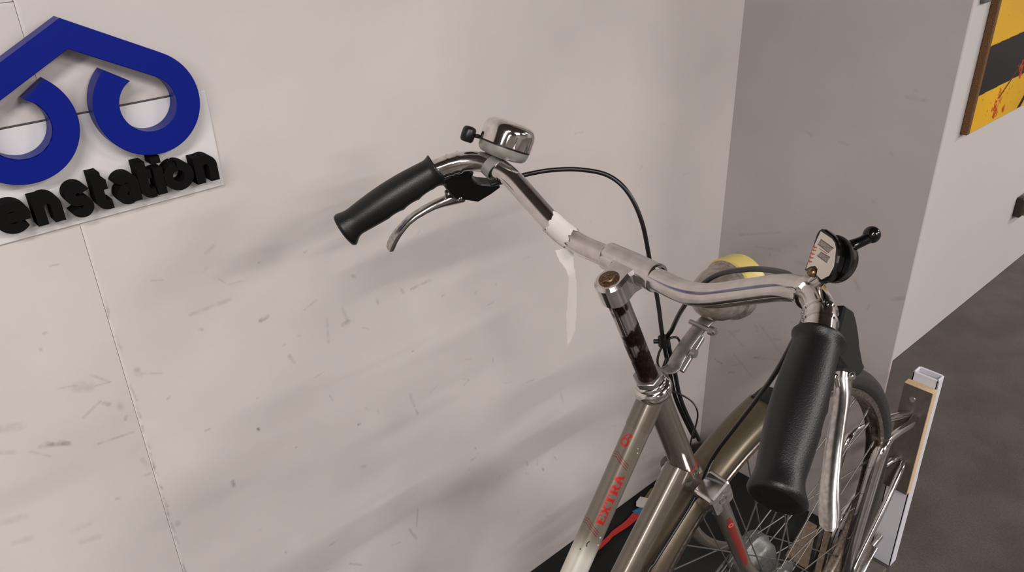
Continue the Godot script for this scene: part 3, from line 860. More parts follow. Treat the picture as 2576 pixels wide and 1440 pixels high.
func shifter(bike: Node3D) -> void:
	var o := H(0.2092, 0.1023, -0.0147)
	var e1 := Hd(-0.9282, -0.3397, 0.1517).normalized()
	var e2 := Hd(-0.3196, 0.5191, -0.7927).normalized()
	var e3 := Hd(0.1906, -0.7843, -0.5904).normalized()
	var outline := PackedVector2Array([Vector2(0.0042, 0.0194), Vector2(0.0006, 0.0187), Vector2(-0.0070, 0.0133), Vector2(-0.0108, 0.0085), Vector2(-0.0123, 0.0038), Vector2(-0.0131, -0.0015), Vector2(-0.0125, -0.0068), Vector2(-0.0110, -0.0120), Vector2(-0.0089, -0.0160), Vector2(-0.0046, -0.0195), Vector2(0.0003, -0.0195), Vector2(0.0107, -0.0131), Vector2(0.0144, -0.0110), Vector2(0.0118, -0.0017), Vector2(0.0081, 0.0150), Vector2(0.0065, 0.0181)])
	var m := MB.new()
	m.prism(outline, o, e1, e2, e3, 0.0, 0.0085, 0.0012)
	# round drum behind the face
	m.lathe([Vector2(0, 0.0080), Vector2(0.0178, 0.0080), Vector2(0.0178, 0.0092), Vector2(0.0166, 0.0098), Vector2(0.0166, 0.0170), Vector2(0.0150, 0.0190), Vector2(0, 0.0194)], o + e1 * -0.001 + e2 * -0.0015, e3, 40)
	var body := obj("gear_shifter", m, M.gloss_black, bike)
	body.set_meta("label", "black gear shifter with printed grey face plate")
	# printed plate
	var W := 128
	var Hh := 192
	var img := mottled(W, Hh, Color(0.70, 0.67, 0.625), 0.08, 71)
	var lo := Vector2(-0.0100, -0.0188)
	var hi := Vector2(0.0121, 0.0171)
	var Q := func(x: float, y: float) -> Vector2: return Vector2((x - lo.x) / (hi.x - lo.x) * W, (y - lo.y) / (hi.y - lo.y) * Hh)
	var ink := Color(0.20, 0.19, 0.17)
	for b in [[[0.003, 0.0111], [-0.0082, 0.0039], [-0.0048, 0.0007], [0.005, 0.0076]], [[0.0017, 0.0016], [-0.0062, -0.0027], [-0.0043, -0.0066], [0.0044, -0.001]]]:
		var c := []
		for p in b: c.append(Q.call(p[0], p[1]))
		fill_poly(img, PackedVector2Array(c), Color(0.50, 0.48, 0.44))
		for i in 5:
			var t := i / 4.0
			fill_line(img, [c[0].lerp(c[1], t), c[3].lerp(c[2], fmod(t + 0.22, 1.0))], 1.4, Color(0.33, 0.31, 0.28))
		fill_line(img, [c[0], c[1]], 2.6, ink)
		fill_line(img, [c[3], c[2]], 2.6, ink)
	var red := Color(0.66, 0.26, 0.22)
	for y in [-0.0050, -0.0022, 0.0006, 0.0034, 0.0056]:         # short red figures down the straight edge
		fill_line(img, [Q.call(0.0096 - y * 0.25, y), Q.call(0.0068 - y * 0.25, y - 0.0006)], 5.0, red)
		fill_line(img, [Q.call(0.0090 - y * 0.25, y + 0.0011), Q.call(0.0086 - y * 0.25, y - 0.0012)], 3.2, red)
	fill_line(img, [Q.call(0.0032, 0.0042), Q.call(-0.0033, 0.0002)], 3.6, red.lerp(Color(0.7, 0.67, 0.62), 0.3))
	var plate := PackedVector2Array([Vector2(0.0038, 0.0171), Vector2(-0.0058, 0.0112), Vector2(-0.0085, 0.0080), Vector2(-0.0099, 0.0039), Vector2(-0.0102, -0.003), Vector2(-0.0100, -0.0094), Vector2(-0.0070, -0.0160), Vector2(-0.0015, -0.0188), Vector2(0.0029, -0.0154), Vector2(0.0025, -0.0110), Vector2(0.0048, -0.0087), Vector2(0.0088, -0.0090), Vector2(0.0121, -0.0108), Vector2(0.0086, 0.0046)])
	m = MB.new()
	m.prism(plate, o, e1, e2, -e3, 0.0, 0.0005)
	var pm := mat(Color.WHITE, 0.4)
	pm.albedo_texture = ImageTexture.create_from_image(img)
	obj("face_plate", m, pm, body)
	m = MB.new()
	m.lathe([Vector2(0.0034, -0.002), Vector2(0.0034, 0.0012), Vector2(0.0026, 0.0026), Vector2(0.001, 0.0032), Vector2(0, 0.0033)], o + e1 * 0.0070 + e2 * -0.0135, -e3, 18)
	obj("screw", m, worn(Color(0.34, 0.24, 0.14), Color(0.66, 0.55, 0.42), 0.05, 40.0, 0.3, 0.9, 72), body)
	# thumb lever with its round end
	m = MB.new()
	var a := smooth([H(0.2125, 0.0905, -0.0330), H(0.2140, 0.0880, -0.0420), H(0.2175, 0.0872, -0.0500), H(0.2196, 0.0874, -0.0556), H(0.2201, 0.0878, -0.0583)], 8)
	var rr := []
	for i in a.size():
		var t := float(i) / (a.size() - 1)
		var r := lerpf(0.0056, 0.0040, smoothstep(0.0, 0.45, t))
		r = lerpf(r, 0.0050, smoothstep(0.5, 0.9, t))
		rr.append(maxf(r, 0.0002))
	m.tube(a, rr, 20, true)
	var ball := []
	for i in 17: ball.append(Vector2(sin(PI * i / 16.0), -cos(PI * i / 16.0)) * 0.0064)
	m.lathe(ball, H(0.2200, 0.0878, -0.0580), UA, 24)
	obj("thumb_lever", m, M.gloss_black, body)
	# strap round the bar
	m = MB.new()
	var band := []
	for i in 5: band.append(side(bar_at(0.060 - 0.002 * i), 1.0))
	m.tube(band, 0.0126, 32, true)
	m.tube([band[2] + (o - band[2]).normalized() * 0.008, o + e3 * 0.004 + e2 * -0.016], 0.0052, 14)
	obj("shifter_clamp", m, M.chrome, body)

func stem(bike: Node3D) -> void:
	# quill from headset to the clamp
	var m := MB.new()
	var q := []
	for i in 13: q.append(ST + UA * (-0.01 + 0.150 * i / 12.0))
	m.tube(q, 0.0111, 28, true, 1.0, Vector3.ZERO, 1.0 / 0.15)
	var quill := obj("stem", m, M.rust_chrome, bike)
	quill.set_meta("label", "chrome quill stem spotted with rust")
	# forged head: outline in plan, rounded round the quill and drawn forward to the sleeve
	m = MB.new()
	var poly := PackedVector2Array()
	for a in arc(Vector2(0, 0.0297), 0.0158, 0, 180, 20): poly.push_back(a)
	poly.append_array(PackedVector2Array([Vector2(-0.0148, 0.022), Vector2(-0.0145, 0.016), Vector2(-0.0165, 0.010), Vector2(-0.0215, 0.004), Vector2(-0.026, 0.0), Vector2(0.026, 0.0), Vector2(0.0215, 0.004), Vector2(0.0165, 0.010), Vector2(0.0145, 0.016), Vector2(0.0148, 0.022)]))
	m.prism(poly, CL, RR, BK, UA, -0.0165, 0.0115, 0.0030)
	m.lathe([Vector2(0.0112, -0.0335), Vector2(0.0136, -0.0333), Vector2(0.0144, -0.0322), Vector2(0.0146, -0.030), Vector2(0.0144, -0.026), Vector2(0.0146, 0.0), Vector2(0.0144, 0.026), Vector2(0.0146, 0.030), Vector2(0.0144, 0.0322), Vector2(0.0136, 0.0333), Vector2(0.0112, 0.0335)], CL, RR, 36)
	obj("clamp_head", m, M.bar_chrome, quill)
	m = MB.new()
	var o := H(0, 0.0112, 0.0297)
	m.lathe([Vector2(0.0104, 0.0), Vector2(0.0104, 0.0008), Vector2(0.0094, 0.0014), Vector2(0.0060, 0.0014)], o, UA, 24)
	m.lathe([Vector2(0.0076, 0.0), Vector2(0.0076, 0.0034), Vector2(0.0066, 0.0044), Vector2(0.0, 0.0046)], o, UA, 6)
	obj("stem_bolt", m, M.rust, quill)

func bicycle() -> void:
	bar_path()
	var bike := thing("bicycle", "champagne grey city bicycle with chrome swept-back handlebar, black grips, bell and gear shifter", "bicycle", Vector3(0.45, 0.0, -0.445))
	# handlebar
	var full := []
	for i in range(bar_right.size() - 1, 0, -1): full.append(side(bar_right[i], -1.0))
	for p in bar_right: full.append(side(p, 1.0))
	var m := MB.new()
	m.tube(full, 0.0111, 32, true, 1.0, UA)
	obj("handlebar", m, M.bar_chrome, bike)
	for s in [-1.0, 1.0]:
		grip(s, bike)
		brake_lever(s, bike)
	bell(bike)
	shifter(bike)
	stem(bike)
	cables(bike)
	headlight(bike)
	headset(bike)
	frame(bike)
	fork(bike)
	wheel(bike, "front_wheel", HUB, RR, UA, 36)
	mudguard(bike)
	rear(bike)

func cables(bike: Node3D) -> void:
	var m := MB.new()
	m.tube(smooth([Vector3(0.5356, 1.0353, -0.6409), Vector3(0.5534, 1.0381, -0.6347), Vector3(0.5796, 1.0395, -0.6277), Vector3(0.6007, 1.0427, -0.6115), Vector3(0.6238, 1.0423, -0.5910), Vector3(0.6445, 1.0357, -0.5681), Vector3(0.6547, 1.0183, -0.5471), Vector3(0.6626, 0.9847, -0.5317), Vector3(0.6676, 0.9361, -0.5207), Vector3(0.6678, 0.8908, -0.5064), Vector3(0.6653, 0.8487, -0.4942), Vector3(0.6730, 0.8063, -0.4880), Vector3(0.6884, 0.7526, -0.4839), Vector3(0.7130, 0.690, -0.470)]), 0.0026, 12)
	obj("brake_cable", m, M.cable, bike)
	m = MB.new()
	m.tube(smooth([Vector3(0.5210, 1.0570, -0.2560), Vector3(0.5260, 1.0570, -0.2674), Vector3(0.5450, 1.0498, -0.2896), Vector3(0.5740, 1.0303, -0.3257), Vector3(0.5933, 1.0122, -0.3563), Vector3(0.6147, 0.9863, -0.3945), Vector3(0.6265, 0.9570, -0.4237), Vector3(0.6416, 0.9117, -0.4540), Vector3(0.6621, 0.8670, -0.4798), Vector3(0.6691, 0.8465, -0.4894), Vector3(0.6775, 0.8014, -0.4823), Vector3(0.6903, 0.7525, -0.4772), Vector3(0.7130, 0.690, -0.462)]), 0.0026, 12)
	obj("brake_cable", m, M.cable, bike)
	m = MB.new()
	m.tube(smooth([Vector3(0.5114, 1.0536, -0.2466), Vector3(0.5283, 1.0280, -0.2590), Vector3(0.5540, 0.9823, -0.2796), Vector3(0.5837, 0.9278, -0.3056), Vector3(0.6227, 0.8579, -0.3427), Vector3(0.6577, 0.7852, -0.3814), Vector3(0.6780, 0.7095, -0.4170), Vector3(0.6700, 0.6500, -0.4290), Vector3(0.6303, 0.6230, -0.4270), Vector3(0.5870, 0.6010, -0.4230), Vector3(0.5530, 0.5720, -0.4230), Vector3(0.36, 0.36, -0.425)]), 0.0024, 12)
	obj("gear_cable", m, M.cable, bike)
	m = MB.new()
	m.tube(smooth([Vector3(0.6740, 0.7753, -0.4804), Vector3(0.6724, 0.7780, -0.4687), Vector3(0.6801, 0.7700, -0.4563), Vector3(0.6812, 0.7594, -0.4479), Vector3(0.6828, 0.7406, -0.4484), Vector3(0.6844, 0.7088, -0.4548), Vector3(0.690, 0.680, -0.458)]), 0.0011, 8)
	obj("lamp_wire", m, M.cable, bike)
	# wire guide loop and band that gathers the cables ahead of the headset
	m = MB.new()
	var c := Vector3(0.6640, 0.8330, -0.4830)
	var right := Vector3(0.743, -0.0, 0.669)
	var upv := Vector3(0.26, 0.93, -0.25)
	var ring := []
	for i in 33:
		var a := TAU * i / 32.0
		ring.append(c + right * (cos(a) * 0.0115 + sin(a) * 0.006) + upv * sin(a) * 0.019)
	m.tube(ring, 0.0014, 8, false)
	m.tube([c + upv * -0.018 - right * 0.006, c + upv * -0.006 - right * 0.002], 0.0022, 8)
	obj("cable_loop", m, M.black, bike)
	m = MB.new()
	m.tube([Vector3(0.6640, 0.8510, -0.4918), Vector3(0.6648, 0.8400, -0.4912)], 0.0068, 16)
	m.tube([Vector3(0.6644, 0.8455, -0.4915) - right * 0.006, Vector3(0.6644, 0.8455, -0.4915) - right * 0.012], 0.0026, 10)
	obj("cable_band", m, M.black, bike)

func headlight(bike: Node3D) -> void:
	var o := Vector3(0.7335, 0.8980, -0.4600)
	var ax := Vector3(0.985, 0.02, 0.17).normalized()
	var m := MB.new()
	m.lathe([Vector2(0.0, -0.046), Vector2(0.010, -0.0445), Vector2(0.019, -0.039), Vector2(0.026, -0.030), Vector2(0.0312, -0.017), Vector2(0.0332, -0.004), Vector2(0.0332, 0.0), Vector2(0.0358, 0.001), Vector2(0.0366, 0.004), Vector2(0.0366, 0.012), Vector2(0.0355, 0.015), Vector2(0.0330, 0.015), Vector2(0.0330, 0.012)], o, ax, 48)
	var shell := obj("headlight", m, M.lamp, bike)
	shell.set_meta("label", "round metal headlamp with yellow front")
	m = MB.new()
	m.lathe([Vector2(0.0362, 0.0020), Vector2(0.0382, 0.004), Vector2(0.0384, 0.024), Vector2(0.0365, 0.030), Vector2(0.0345, 0.031), Vector2(0.0355, 0.024), Vector2(0.0362, 0.0020)], o, ax, 32, deg_to_rad(-95), deg_to_rad(48), Vector3(-0.05, 0.98, 0.2))
	m.lathe([Vector2(0.0332, 0.0140), Vector2(0.028, 0.0190), Vector2(0.018, 0.0225), Vector2(0.0, 0.0235)], o, ax, 40)
	obj("lens", m, M.yellow, shell)
	# bracket from the headset up to the lamp
	m = MB.new()
	var pth := smooth([Vector3(0.6150, 0.8440, -0.4560), Vector3(0.6300, 0.8360, -0.4590), Vector3(0.6440, 0.8330, -0.4610), Vector3(0.6600, 0.8430, -0.4640), Vector3(0.6830, 0.8570, -0.4650), Vector3(0.7050, 0.8680, -0.4640), Vector3(0.7250, 0.8720, -0.4620)], 5)
	m.tube(pth, 0.0085, 14, true, 0.28, Vector3(0, 0, 1))
	for e in [-1.0, 1.0]:
		m.tube([Vector3(0.6480, 0.8300, -0.4600 + e * 0.0085), Vector3(0.6880, 0.8560, -0.4640 + e * 0.0085)], 0.0032, 10)
	obj("lamp_bracket", m, M.zinc, shell)
	m = MB.new()
	var b := Vector3(0.6935, 0.8660, -0.4620)
	m.tube([b - Vector3(0, 0, 0.016), b + Vector3(0, 0, 0.021)], 0.0028, 10)
	m.lathe([Vector2(0, -0.003), Vector2(0.0058, -0.003), Vector2(0.0058, 0.003), Vector2(0, 0.003)], b + Vector3(0, 0, 0.0150), Vector3(0, 0, 1), 6)
	m.lathe([Vector2(0, -0.003), Vector2(0.0050, -0.003), Vector2(0.0050, 0.003), Vector2(0, 0.003)], Vector3(0.6660, 0.8470, -0.4500), Vector3(0.1, 0.1, 1), 14)
	obj("lamp_bolt", m, M.zinc, shell)

func headset(bike: Node3D) -> void:
	var m := MB.new()
	m.lathe([Vector2(0.0150, -0.0235), Vector2(0.0182, -0.0225), Vector2(0.0208, -0.0190), Vector2(0.0216, -0.0150), Vector2(0.0212, -0.0110), Vector2(0.0196, -0.0080), Vector2(0.0172, -0.0062), Vector2(0.0164, -0.0056)], ST, UA, 48)
	m.lathe([Vector2(0.0166, -0.0054), Vector2(0.0172, -0.0048), Vector2(0.0176, -0.0026), Vector2(0.0168, -0.0004), Vector2(0.0150, 0.0010), Vector2(0.0140, 0.0012)], ST, UA, 48)
	var cup := obj("headset", m, M.chrome, bike)
	m = MB.new()
	m.lathe([Vector2(0.0158, 0.0010), Vector2(0.0168, 0.0020), Vector2(0.0168, 0.0088), Vector2(0.0158, 0.0098), Vector2(0.0114, 0.0098), Vector2(0.0114, 0.006)], ST, UA, 6)
	obj("lock_nut", m, M.zinc, cup)

func top_tube_image() -> Image:
	# unrolled tube: u across 0.0899 m of girth (512 px), v along 0.30 m (1700 px)
	var img := mottled(512, 1704, Color(0.46, 0.43, 0.385), 0.04, 81)
	var kx := 512.0 / (TAU * 0.0143)
	var ky := 1704.0 / 0.30
	var white := Color(0.86, 0.85, 0.81)
	for y in range(int(0.150 * ky), 1704):                       # the paint fades to white towards the seat
		for x in 512:
			var c := img.get_pixel(x, y)
			img.set_pixel(x, y, c.lerp(white, smoothstep(0.168, 0.205, y / ky)))
	var red := Color(0.74, 0.15, 0.13)
	var thin := Color(0.48, 0.16, 0.14)
	# surface coordinates: s along, t across (t in chord measured from the line facing the rider's right)
	var T := func(s: float, t: float) -> Vector2:
		return Vector2(256.0 + asin(clampf(t / 0.0143, -0.99, 0.99)) * 0.0143 * kx, s * ky)
	# letters run back up the tube; x along the word (0..1 of a letter), y height (0..1)
	var glyphs := [
		[[[0, 0], [1, 0], [1, 0.32], [0.84, 0.32], [0.84, 0.16], [0.42, 0.16], [0.42, 0.42], [0.66, 0.42], [0.66, 0.58], [0.42, 0.58], [0.42, 0.84], [0.84, 0.84], [0.84, 0.68], [1, 0.68], [1, 1], [0, 1], [0, 0.86], [0.12, 0.86], [0.12, 0.14], [0, 0.14]]],
		[[[0, 0], [0.42, 0], [0.42, 0.14], [0.36, 0.14], [0.5, 0.34], [0.64, 0.14], [0.58, 0.14], [0.58, 0], [1, 0], [1, 0.14], [0.9, 0.14], [0.66, 0.5], [0.9, 0.86], [1, 0.86], [1, 1], [0.58, 1], [0.58, 0.86], [0.64, 0.86], [0.5, 0.66], [0.36, 0.86], [0.42, 0.86], [0.42, 1], [0, 1], [0, 0.86], [0.1, 0.86], [0.34, 0.5], [0.1, 0.14], [0, 0.14]]],
		[[[0.24, 0], [0.76, 0], [0.76, 0.14], [0.65, 0.14], [0.65, 0.84], [0.84, 0.84], [0.84, 0.66], [1, 0.66], [1, 1], [0, 1], [0, 0.66], [0.16, 0.66], [0.16, 0.84], [0.35, 0.84], [0.35, 0.14], [0.24, 0.14]]],
		[[[0, 0], [0.46, 0], [0.46, 0.14], [0.4, 0.14], [0.4, 0.4], [0.52, 0.4], [0.7, 0], [1, 0], [1, 0.14], [0.9, 0.14], [0.78, 0.42], [0.92, 0.55], [0.94, 0.78], [0.8, 0.95], [0.6, 1], [0, 1], [0, 0.86], [0.12, 0.86], [0.12, 0.14], [0, 0.14]]],
		[[[0, 0], [0.4, 0], [0.4, 0.14], [0.34, 0.14], [0.4, 0.3], [0.62, 0.3], [0.68, 0.14], [0.6, 0.14], [0.6, 0], [1, 0], [1, 0.14], [0.94, 0.14], [0.66, 1], [0.36, 1], [0.08, 0.14], [0, 0.14]]]]
	var holes := [[], [], [], [[[0.4, 0.55], [0.58, 0.55], [0.66, 0.70], [0.58, 0.85], [0.4, 0.85]]], [[[0.44, 0.42], [0.58, 0.42], [0.51, 0.68]]]]
	for i in 5:
		var s0 := 0.1585 - i * 0.0122
		for set_ in [[glyphs[i], red], [holes[i], Color(0.46, 0.43, 0.385)]]:
			for g in set_[0]:
				var p := PackedVector2Array()
				for q in g: p.push_back(T.call(s0 - q[0] * 0.0118, -0.0086 + q[1] * 0.0092))
				fill_poly(img, p, set_[1])
	# horned ring emblem
	var em := PackedVector2Array()
	for a in arc(Vector2(0.0632, 0.0068), 0.0050, -60, 240, 20): em.push_back(T.call(a.x, a.y))
	fill_poly(img, em, red)
	em = PackedVector2Array()
	for a in arc(Vector2(0.0628, 0.0070), 0.0027, 0, 360, 16): em.push_back(T.call(a.x, a.y))
	fill_poly(img, em, Color(0.46, 0.43, 0.385))
	fill_line(img, [T.call(0.0600, 0.0098), T.call(0.0560, 0.0088), T.call(0.0535, 0.0062), T.call(0.0530, 0.0022)], 9.0, red)
	fill_line(img, [T.call(0.0610, 0.0040), T.call(0.0575, 0.0050), T.call(0.0552, 0.0040), T.call(0.0545, 0.0012)], 8.0, red)
	# triple chevrons
	for base in [0.0, 0.0815]:
		for k in 3:
			var d: float = base + k * 0.0027
			fill_line(img, [T.call(0.0790 + d, 0.0141), T.call(0.0765 + d, 0.0088), T.call(0.0852 + d, -0.0072)], 4.2, thin)
	# chips
	for c in [[0.0356, 0.0069, 0.0008, 0], [0.0395, 0.0066, 0.0007, 0], [0.0639, -0.0091, 0.0007, 1], [0.0687, -0.0105, 0.0008, 1], [0.172, -0.011, 0.0010, 1], [0.181, -0.012, 0.0009, 1], [0.192, 0.004, 0.0008, 0]]:
		var p := PackedVector2Array()
		for a in arc(Vector2(c[0], c[1]), c[2], 0, 330, 9): p.push_back(T.call(a.x, a.y))
		fill_poly(img, p, Color(0.10, 0.09, 0.08) if c[3] == 0 else Color(0.88, 0.87, 0.84))
	fill_line(img, [T.call(0.1795, -0.0018), T.call(0.1830, -0.0002), T.call(0.1860, -0.0014)], 6.0, Color(0.07, 0.06, 0.055))
	return img

func frame(bike: Node3D) -> void:
	var m := MB.new()
	# head tube with lower lug lip
	m.tube([ST - UA * 0.022, ST - UA * 0.100, ST - UA * 0.198], [0.0158, 0.0155, 0.0160], 32)
	m.lathe([Vector2(0.0158, -0.206), Vector2(0.0190, -0.204), Vector2(0.0196, -0.199), Vector2(0.0180, -0.194), Vector2(0.0165, -0.192)], ST, UA, 32)
	var head := obj("frame", m, M.paint, bike)
	head.set_meta("label", "champagne grey frame with red lettering")
	m = MB.new()
	m.lathe([Vector2(0.0150, -0.1735), Vector2(0.01645, -0.1735), Vector2(0.01645, -0.1752), Vector2(0.0150, -0.1752)], ST, UA, 32)
	obj("pinstripe", m, M.red, head)
	m = MB.new()
	m.lathe([Vector2(0.0030, 0), Vector2(0.0046, 0.0), Vector2(0.0046, 0.0012), Vector2(0.0034, 0.0016), Vector2(0.0030, 0.0)], ST - UA * 0.186 + (Vector3(-0.25, 0.35, 0.85).normalized()) * 0.0158, Vector3(-0.25, 0.35, 0.85), 16)
	obj("cable_eyelet", m, M.alloy, head)
	# top tube: printed length, then white length to the seat tube
	var o := Vector3(0.6025, 0.8237, -0.4537)
	var d := Vector3(-0.5574, -0.8302, -0.0001).normalized()
	var nrm := Vector3(-0.7207, 0.4838, 0.4966)
	nrm = (nrm - d * nrm.dot(d)).normalized()
	var e2 := Vector3(-0.4122, 0.2769, -0.8680)
	e2 = (e2 - d * e2.dot(d)).normalized()
	m = MB.new()
	var rows := []
	for i in 31:
		var s := 0.30 * i / 30.0
		var row := []
		for k in 49:
			var u := k / 48.0
			var a := (u - 0.5) * TAU
			var q := nrm * cos(a) + e2 * sin(a)
			row.append(m.vert(o + d * s + q * 0.0143, q, Vector2(u, i / 30.0)))
		rows.append(row)
	for i in 30:
		for k in 48: m.quad(rows[i][k], rows[i][k + 1], rows[i + 1][k + 1], rows[i + 1][k])
	var tp := mat(Color.WHITE, 0.3, 0.45)
	tp.albedo_texture = ImageTexture.create_from_image(top_tube_image())
	tp.clearcoat_enabled = true; tp.clearcoat = 0.5; tp.clearcoat_roughness = 0.12
	var tt := obj("top_tube", m, tp, head)
	tt.set_meta("label", "top tube with red lettering EXTRA")
	# lug sleeve at its upper end
	m = MB.new()
	m.tube([o, o + d * 0.040, o + d * 0.0445, o + d * 0.0450], [0.0152, 0.0150, 0.0149, 0.0145], 32)
	obj("top_lug", m, M.paint, head)
	# down tube
	var o2 := Vector3(0.6644, 0.6919, -0.4515)
	var dd := Vector3(-0.6389, -0.7693, -0.002).normalized()
	m = MB.new()
	m.tube([o2 + dd * 0.009, o2 + dd * 0.3, Vector3(0.285, 0.292, -0.452)], 0.0156, 32)
	obj("down_tube", m, M.paint, head)
	m = MB.new()
	m.tube([o2 + dd * 0.0105, o2 + dd * 0.042, o2 + dd * 0.0440], [0.0165, 0.0162, 0.0157], 32)
	obj("down_lug", m, M.paint, head)
	# cable stop on the down tube
	m = MB.new()
	m.box(Vector3(-0.004, -0.009, -0.004), Vector3(0.004, 0.009, 0.004), 0.001, Basis(dd.cross(RIGHT0), dd, RIGHT0).orthonormalized(), Vector3(0.5580, 0.5755, -0.4250))
	obj("cable_stop", m, M.black, head)
	m = MB.new()
	m.tube([o + d * 0.2995, Vector3(0.215, 0.247, -0.4537)], 0.0143, 24)
	obj("white_tube", m, mat(Color(0.86, 0.85, 0.81), 0.35), head)
	m = MB.new()
	m.tube([Vector3(0.285, 0.290, -0.452), Vector3(0.085, 0.74, -0.449)], 0.0143, 24)
	m.lathe([Vector2(0, -0.034), Vector2(0.020, -0.034), Vector2(0.020, 0.034), Vector2(0, 0.034)], Vector3(0.285, 0.292, -0.452), RIGHT0, 28)
	for s in [-1.0, 1.0]:
		m.tube([Vector3(0.285, 0.292, -0.452) + RIGHT0 * 0.02 * s, Vector3(-0.165, 0.342, -0.456) + RIGHT0 * 0.06 * s], 0.0085, 14)
		m.tube([Vector3(0.100, 0.70, -0.449) + RIGHT0 * 0.018 * s, Vector3(-0.165, 0.342, -0.456) + RIGHT0 * 0.06 * s], 0.0075, 14)
	obj("rear_frame", m, M.paint, head)

func fork(bike: Node3D) -> void:
	var m := MB.new()
	var c := ST - UA * 0.206
	# crown: rounded bridge between the blades
	m.tube([c - RR * 0.022, c - RR * 0.018, c, c + RR * 0.022, c + RR * 0.038], [0.0150, 0.0150, 0.0165, 0.0150, 0.0150], 20, true, 0.9, UA)
	m.tube([c + UA * 0.010, c + UA * -0.006], [0.0165, 0.0165], 24)
	var f := obj("fork", m, M.paint, bike)
	for s in [-1.0, 1.0]:
		m = MB.new()
		var p := []
		var r := []
		for i in 25:
			var t := i / 24.0
			var fwd := 0.0677 * pow(maxf((t - 0.45) / 0.55, 0.0), 1.9)
			p.append(ST - UA * lerpf(0.204, 0.580, t) - BK * fwd + RR * s * lerpf(0.041 if s > 0 else 0.030, 0.054, pow(t, 0.8)))
			r.append(lerpf(0.0122, 0.0070, t))
		m.tube(p, r, 22)
		m.tube([p[24] + UA * 0.012, p[24] - UA * 0.012], 0.006, 12)
		obj("fork_blade", m, M.paint, f)
		# polished cap over the crown end
		m = MB.new()
		var o: Vector3 = c + RR * s * (0.0385 if s > 0 else 0.019) - UA * 0.002
		var hw := 0.0145 if s > 0 else 0.009
		var shield := PackedVector2Array()
		for q in [[0.0135, 0.0130, 0.0055, 0], [-0.0135, 0.0130, 0.0055, 90], [-0.0115, -0.0135, 0.0070, 180], [0.0115, -0.0135, 0.0070, 270]]:
			for a in arc(Vector2(q[0], q[1]), q[2], q[3], q[3] + 90, 5): shield.push_back(a)
		m.prism(shield, o, BK, UA, RR * s, -hw, hw, 0.0022)
		var cap := obj("crown_cap", m, M.chrome, f)
		m = MB.new()
		m.lathe([Vector2(0.0052, 0), Vector2(0.0068, 0), Vector2(0.0066, 0.0010), Vector2(0.0054, 0.0010), Vector2(0.0052, 0)], o + RR * s * hw, RR * s, 20)
		m.tube([o + RR * s * (hw + 0.0003) + UA * 0.0055 + BK * 0.004, o + RR * s * (hw + 0.0003) + UA * 0.0105 - BK * 0.004], 0.0009, 8)
		obj("emblem", m, M.alloy, f)
		if s > 0:
			# red panel printed down the blade, with a pale ring badge
			m = MB.new()
			var face := (Vector3(-0.62, 0.42, 0.66)).normalized()
			var rows := []
			for i in range(3, 12):
				var t: Vector3 = (p[i + 1] - p[i - 1]).normalized()
				var fr := (face - t * face.dot(t)).normalized()
				var g := t.cross(fr)
				var row := []
				for k in 7:
					var a := deg_to_rad(lerpf(-26, 26, k / 6.0) * (0.5 if i == 3 or i == 11 else 1.0)) - 0.15
					var q := fr * cos(a) + g * sin(a)
					row.append(m.vert(p[i] + q * (r[i] + 0.0002), q))
				rows.append(row)
			for i in rows.size() - 1:
				for k in 6: m.quad(rows[i][k], rows[i][k + 1], rows[i + 1][k + 1], rows[i + 1][k])
			obj("decal", m, M.dull_red, f)
			m = MB.new()
			var t4: Vector3 = (p[5] - p[3]).normalized()
			var fr4 := (face - t4 * face.dot(t4)).normalized()
			m.lathe([Vector2(0.0022, 0.0), Vector2(0.0022, 0.0004), Vector2(0.0040, 0.0004), Vector2(0.0040, 0.0)], p[4] + fr4.rotated(t4, -0.15) * (r[4] + 0.0001), fr4.rotated(t4, -0.15), 18)
			obj("ring_badge", m, mat(Color(0.80, 0.36, 0.32), 0.5), f)

